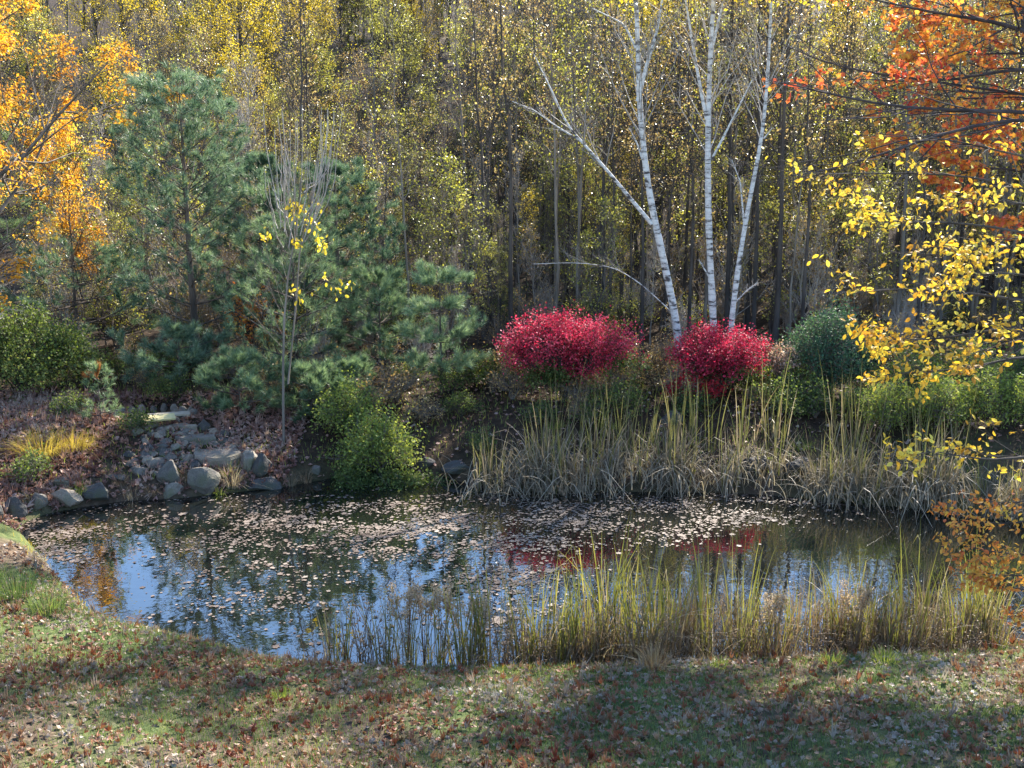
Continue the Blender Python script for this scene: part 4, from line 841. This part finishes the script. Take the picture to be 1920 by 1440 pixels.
for i_, (x_, y_) in enumerate([(250, 938), (285, 932), (415, 930), (545, 918), (575, 905), (150, 930), (60, 940), (225, 915), (430, 895), (350, 905)]):
    tuft(x_, y_, 70, .3, .3, ['dry_blade', 'brown_weed', 'lime_leaf'][i_ % 3], 'small ' + ['tan', 'brown', 'green'][i_ % 3] + ' weedy tuft among the stones of the left shore', 40 + i_, .9)['group'] = 'weedy tufts among the left shore stones'
tuft(1560, 1245, 120, .2, .35, 'lime_leaf', 'short lime grass tuft on the near bank, middle right', 9, .6)
tuft(1660, 1242, 120, .2, .4, 'lime_leaf', 'short lime grass tuft on the near bank toward the right', 10, .6)
tuft(1350, 1252, 80, .16, .3, 'lime_leaf', 'short lime grass tuft right of the straw tussock', 11, .6)
tuft(1500, 838, 200, .18, .6, 'lime_leaf', 'sunlit lime grass patch on the far bank right of the cattails', 12, .6)
tuft(1040, 802, 200, .16, .6, 'lime_leaf', 'sunlit lime grass patch on the far bank below the wide red bush', 13, .6)
tuft(1140, 802, 160, .16, .5, 'lime_leaf', 'sunlit lime grass patch on the far bank, right under the wide red bush', 14, .6)

# ---- branches reaching in from the right
def poly(pts, n):
    A = np.array(pts, float); k = np.linspace(0, 1, len(A)); u = np.linspace(0, 1, n); B = np.stack([np.interp(u, k, A[:, i]) for i in range(3)], 1)
    for _ in range(2): B[1:-1] = .25 * B[:-2] + .5 * B[1:-1] + .25 * B[2:]
    return B
def limb_tree(name, label, cat, root, trunk_pts, trunk_r, limbs, leafm, bark, tmpl, lsize, seed, per, group=None, sub1=9, sub2=4, l1=.34, droop=.3):
    """tree whose limbs follow given lines; leaves sit on the twigs of each limb with the given density"""
    g = np.random.default_rng(seed); root = np.array(root); o = thing(name, root, 0, label, cat, group); t = MB(); l = MB()
    Tm = poly(trunk_pts, 16) - root; tubes(t, Tm[None], np.linspace(trunk_r[0], trunk_r[1], 16)[None], 9)
    for pts, r0, r1, dens in limbs:
        B = poly(pts, 14) - root; q = np.linspace(r0, r1, 14); tubes(t, B[None], q[None], 6)
        S, s = sub(B[None], q[None], sub1, l1, g, (20, 55), 5, .0, .05, (.35, 1), .5, .3, flat=.75, wob=.05); tubes(t, S, s, 4)
        T, tt = sub(S, s, sub2, .5, g, (20, 55), 4, .0, .0, (.2, 1), .6, .4, flat=.7, wob=.06); tubes(t, T, tt, 3)
        if dens:
            n = int(per * dens); leaf_cloud(l, np.concatenate([T, S[:, [0, 1, 2, 4]]]), n, lsize, g, tmpl, jit=.03, droop=droop, flat=.5)
    t.obj('trunk', MATS[bark], o, True)
    if l.n: l.obj('crown', MATS[leafm], o)
    return o, g
# red-orange maple, trunk outside the frame on the right
Ym = 13.2; rm = np.array((8.6, 13.8, Hs(8.6, 13.8)))
M = lambda px, py, dy=0: at(px, py, Ym + dy)
tr = lambda z: rm + np.array((0, 0, z - rm[2]))
o, gM = limb_tree('red_maple', 'big red-orange maple reaching in with dark branches at the top right', 'maple tree', rm, [rm - (0, 0, .1), tr(2.5), tr(5), tr(7), tr(9)], (.17, .04), [
    ((tr(5.4), M(2120, 170), M(1960, 70), M(1860, 38), M(1780, 30), M(1640, 0)), .045, .009, .8),
    ((tr(5.0), M(2120, 190), M(1940, 120), M(1850, 140), M(1750, 155), M(1600, 148)), .034, .006, .5),
    ((tr(4.8), M(2120, 230, -1), M(1940, 208, -1), M(1800, 208, -1), M(1650, 200, -1), M(1530, 168, -1), M(1440, 150, -1)), .034, .005, 0),
    ((tr(4.4), M(2150, 250, -2), M(1930, 212, -2), M(1800, 240, -2), M(1680, 280, -2), M(1560, 320, -2), M(1480, 330, -2)), .03, .0045, 0),
    ((tr(4.9), M(2120, 200, 1), M(1930, 180, 1), M(1740, 150, 1), M(1560, 130, 1), M(1420, 60, 1)), .03, .0045, 0),
    ((tr(4.2), M(2150, 310, .5), M(1940, 265, .5), M(1820, 270, .5), M(1700, 280, .5)), .035, .006, .9),
    ((tr(4.0), M(2150, 370, 0), M(1960, 330), M(1860, 310), M(1790, 330)), .035, .006, 1.1),
    ((tr(3.6), M(2150, 420, 0), M(1980, 400), M(1900, 410)), .03, .006, .5),
    ((tr(5.2), M(2120, 120, 1.5), M(1980, 30, 1.5), M(1900, 20, 1.5), M(1760, 60, 1.5)), .03, .0045, 1.2),
    ((tr(5.2), M(2120, 130, .8), M(1960, 100, .8), M(1840, 100, .8), M(1740, 110, .8)), .03, .0045, 1.2),
    ((tr(5.0), M(2130, 210, 2), M(1960, 190, 2), M(1860, 180, 2), M(1760, 190, 2)), .035, .006, 1.1),
    ], 'maple_red_leaf', 'black_twig', MAPLE, .055, 72, 850, sub1=11, l1=.34)
sm = decid(76, 12.4, .22, lo=.77, lean=(-2.6, 0), spread=4.6, nb=44, nsub=8, ntw=6, nleaf=6000, lsize=.13, leafm='maple_red_leaf', bark='dark_bark', upa=(60, 95), jit=.2, tmpl=MAPLE)  # extra maple, added and leaned so its high crown blocks sun from the lawn
put('red_maple', (('trunk', sm[0]), ('crown', sm[1])), (11.2, 22.6, Hs(11.2, 22.6)), 0, 'tall maple added just outside the right edge behind the pond to shade the lawn', 'maple tree')
# beech at the right, close to the camera
rb = np.array((4.9, 8.6, Hs(4.9, 8.6))); tb = lambda z: rb + np.array((0, 0, z)); Yb = 8.2
Bq = lambda px, py, dy=0: at(px, py, Yb + dy)
limb_tree('beech_tree', 'young beech with yellow-orange leaves reaching in from the right edge', 'beech tree', rb, [rb - (0, 0, .1), tb(1.5), tb(3), tb(4.6)], (.09, .03), [
    ((tb(2.6), Bq(2060, 470), Bq(1900, 430), Bq(1780, 415), Bq(1690, 420), Bq(1610, 400)), .016, .003, 1.1),
    ((tb(2.2), Bq(2060, 590), Bq(1900, 560), Bq(1780, 545), Bq(1680, 540), Bq(1600, 550)), .016, .003, .7),
    ((tb(2.0), Bq(2060, 640), Bq(1900, 610), Bq(1800, 630), Bq(1720, 640), Bq(1660, 630)), .016, .003, 1.5),
    ((tb(1.7), Bq(2060, 690), Bq(1930, 660), Bq(1830, 690), Bq(1760, 695), Bq(1690, 700)), .016, .003, 1.1),
    ((tb(1.2), Bq(2060, 850, -.6), Bq(1960, 850, -.6), Bq(1870, 865, -.6), Bq(1800, 855, -.6), Bq(1745, 845, -.6)), .014, .003, 1.0),
    ((tb(2.9), Bq(2060, 400, .5), Bq(1900, 345, .5), Bq(1780, 325, .5), Bq(1640, 325, .5), Bq(1520, 325, .5)), .016, .003, .5),
    ((tb(2.4), Bq(2060, 520, .6), Bq(1920, 490, .6), Bq(1840, 475, .6), Bq(1740, 480, .6), Bq(1660, 470, .6)), .015, .003, 1.0),
    ((tb(3.0), Bq(2060, 320, .3), Bq(1900, 290, .3), Bq(1780, 260, .3), Bq(1640, 250, .3)), .014, .003, .15),
    ((tb(2.3), Bq(2060, 560, -.4), Bq(1960, 520, -.4), Bq(1880, 510, -.4), Bq(1800, 520, -.4)), .014, .003, .9),
    ((tb(1.9), Bq(2060, 650, -.5), Bq(1980, 620, -.5), Bq(1900, 640, -.5), Bq(1830, 660, -.5)), .014, .003, .9),
    ((tb(2.7), Bq(2060, 430, .2), Bq(1960, 385, .2), Bq(1880, 380, .2), Bq(1790, 370, .2)), .014, .003, .7),
    ], 'beech_leaf', 'dark_bark', OVAL_T, .054, 74, 225, sub1=11, sub2=4, l1=.24)
rc = np.array((5.4, 10.2, Hs(5.4, 10.2))); tcq = lambda z: rc + np.array((0, 0, z)); Cq = lambda px, py, dy=0: at(px, py, 9.6 + dy)
limb_tree('coral_shrub', 'coral and gold leaved sapling hanging over the right end of the near cattails', 'sapling', rc, [rc - (0, 0, .1), tcq(.7), tcq(1.5), tcq(2.3)], (.045, .015), [
    ((tcq(1.4), Cq(2040, 980), Cq(1940, 975), Cq(1870, 985), Cq(1790, 965)), .014, .003, 1.),
    ((tcq(1.2), Cq(2040, 1040), Cq(1930, 1040), Cq(1850, 1035), Cq(1765, 1008)), .014, .003, 1.2),
    ((tcq(1.0), Cq(2040, 1080), Cq(1940, 1080), Cq(1870, 1078), Cq(1790, 1075)), .012, .003, 1.),
    ((tcq(.9), Cq(2040, 1120), Cq(1950, 1110), Cq(1890, 1100), Cq(1830, 1090)), .012, .003, .8),
    ((tcq(1.5), Cq(2040, 930), Cq(1960, 930), Cq(1900, 945), Cq(1850, 940)), .012, .003, .5),
    ((tcq(.7), Cq(2040, 1170), Cq(1960, 1150), Cq(1890, 1150)), .012, .003, .4)], 'coral_leaf', 'dark_bark', OVAL_T, .055, 75, 230, sub1=11, sub2=4, l1=.3)

# ------------------------------------------------------------------ ground cover
gl = np.random.default_rng(21)
def tilt_normals(n, amt): return nrm(gl.normal(size=(n, 3)) * amt + np.array([0, 0, 1.]))
def litter(name, n, xr, yr, keep, m, size, label, lift=.022, amt=.6, tmpl=MAPLE):
    x = gl.uniform(*xr, n); y = gl.uniform(*yr, n); k = keep(x, y); x, y = x[k], y[k]; n = len(x)
    P = np.stack([x, y, H(x, y) + lift * gl.uniform(.3, 1.6, n)], 1); D = nrm(np.stack([np.cos(a := gl.uniform(0, 6.28, n)), np.sin(a), gl.normal(size=n) * .2], 1)); mb = MB()
    leaves(mb, P, D, tilt_normals(n, amt), size * gl.uniform(.6, 1.25, n), tmpl, curl=gl.normal(size=n) * 1.9)
    return tag(mb.obj(name, MATS[m]), label, 'fallen leaves', None, 'stuff')
def patchy(x, y, s=1., o=0.): return .5 + .25 * np.sin(x * 1.3 * s + 2 * np.sin(y * .9 * s + o)) + .25 * np.sin(y * 2.1 * s + 1.7 * np.sin(x * .7 * s + o * 2))
def near_keep(x, y):
    sd = shore_dist(x, y); return (sd > .02) & (gl.uniform(size=x.shape) < .35 + .65 * patchy(x, y)) & (np.abs(x) < y * .52 + .8)
litter('leaf_litter', 46000, (-7, 7), (6.6, 14.5), lambda x, y: near_keep(x, y) & ((y < 12.3) | (x < -5)), 'litter_leaf', .055, 'curled fallen maple leaves scattered over the near lawn')
litter('leaf_litter', 26000, (-12, -3.8), (15.5, 21), lambda x, y: (shore_dist(x, y) > .03) & (np.abs(x) < y * .52 + 1) & (((x - POOL[0]) / .75) ** 2 + ((y - POOL[1]) / .55) ** 2 > 1) & ((np.abs(x + 6.05 + (y - 17.6) * .1) > .85) | (gl.uniform(size=x.shape) < .35)), 'bank_litter_leaf', .075, 'pinkish brown fallen leaves covering the left bank')
litter('leaf_litter', 4500, (-4.5, 12), (17.4, 25), lambda x, y: (shore_dist(x, y) > .03), 'bank_litter_leaf', .085, 'brown fallen leaves under the shrubs of the far bank', tmpl=DIAMOND)
def rock_leaves():
    mb = MB(); q = [(x + gl.normal() * w * .16, y + gl.normal() * w * .14, z - .01) for x, y, z, w in ROCKTOP for _ in range(int(gl.integers(0, 3)))]; n = len(q); a = gl.uniform(0, 6.28, n)
    leaves(mb, np.array(q), np.stack([np.cos(a), np.sin(a), 0 * a], 1), tilt_normals(n, .3), .06 * gl.uniform(.6, 1.3, n), MAPLE, curl=gl.normal(size=n))
    tag(mb.obj('leaf_litter', MATS['bank_litter_leaf']), 'fallen leaves lying on the stones', 'fallen leaves', None, 'stuff')
rock_leaves()
def grass(name, n, xr, yr, keep, h, m, label, wd=.006):
    x = gl.uniform(*xr, n); y = gl.uniform(*yr, n); k = keep(x, y); x, y = x[k], y[k]; n = len(x)
    P = np.stack([x, y, H(x, y) - .01], 1); mb = MB(); blades(mb, P, gl.uniform(0, 6.28, n), h * gl.uniform(.5, 1.3, n), np.full(n, wd), np.abs(gl.normal(size=n)) * .5 + .1, gl, n=3)
    return tag(mb.obj(name, MATS[m]), label, 'grass', None, 'stuff')
grass('lawn_grass', 190000, (-7, 7), (6.6, 13.5), lambda x, y: (shore_dist(x, y) > .05) & (np.abs(x) < y * .52 + .8) & (gl.uniform(size=x.shape) < .25 + .75 * patchy(x, y, 1.3, 2.)), .085, 'grass_blade', 'short green grass of the near lawn showing between leaves')
grass('shore_grass', 9000, (-7.5, 7), (10.5, 16), lambda x, y: (shore_dist(x, y) > -.06) & (shore_dist(x, y) < .28) & (y < 15.2), .12, 'gold_grass', 'yellowed grass fringe along the near shore', .006)
grass('bank_grass', 26000, (-11, 12), (17, 23), lambda x, y: (shore_dist(x, y) > .3) & (gl.uniform(size=x.shape) < patchy(x, y, .9, 1.)), .13, 'lime_leaf', 'thin yellow-green grass of the far bank', .010)
# floating leaves
def floating():
    n = 200000; px = gl.uniform(-40, 1960, n); py = gl.uniform(890, 1258, n)
    a = np.array([on(p, q)[:2] for p, q in zip(px, py)])
    def blob(cx, cy, rx, ry): return np.exp(-(((px - cx) / rx) ** 2 + ((py - cy) / ry) ** 2) ** 1.5)
    d = .95 * blob(800, 990, 330, 52) + .9 * blob(1230, 955, 300, 34) + .36 * blob(430, 985, 280, 55) + .22 * blob(470, 1090, 130, 60) + 1.1 * blob(60, 1005, 110, 60) + .5 * blob(1230, 1010, 150, 14) + .55 * blob(960, 1080, 110, 45) + .22 * blob(980, 1160, 90, 70) + .10 * blob(1620, 952, 250, 22) + .02 * (px < 1150)
    d *= np.clip(.1 + 1.7 * patchy(a[:, 0] * 1.6 + .7 * a[:, 1], a[:, 1] * 2.2, 1.3, .5) ** 1.6, 0, 1.2)
    k = (gl.uniform(size=n) < d * .5) & (shore_dist(a[:, 0], a[:, 1]) < -.03); a = a[k]; n = len(a)
    P = np.stack([a[:, 0], a[:, 1], gl.uniform(.004, .010, n)], 1); D = np.stack([np.cos(t := gl.uniform(0, 6.28, n)), np.sin(t), 0 * t], 1); mb = MB()
    leaves(mb, P, D, tilt_normals(n, .05), .028 * np.exp(gl.normal(size=n) * .5), (MAPLE[0] * np.array([1, 1, .3]), MAPLE[1]))
    tag(mb.obj('floating_leaf_cover', MATS['floating_leaf']), 'pale fallen leaves floating on the dark pond', 'fallen leaves', None, 'stuff')
floating()
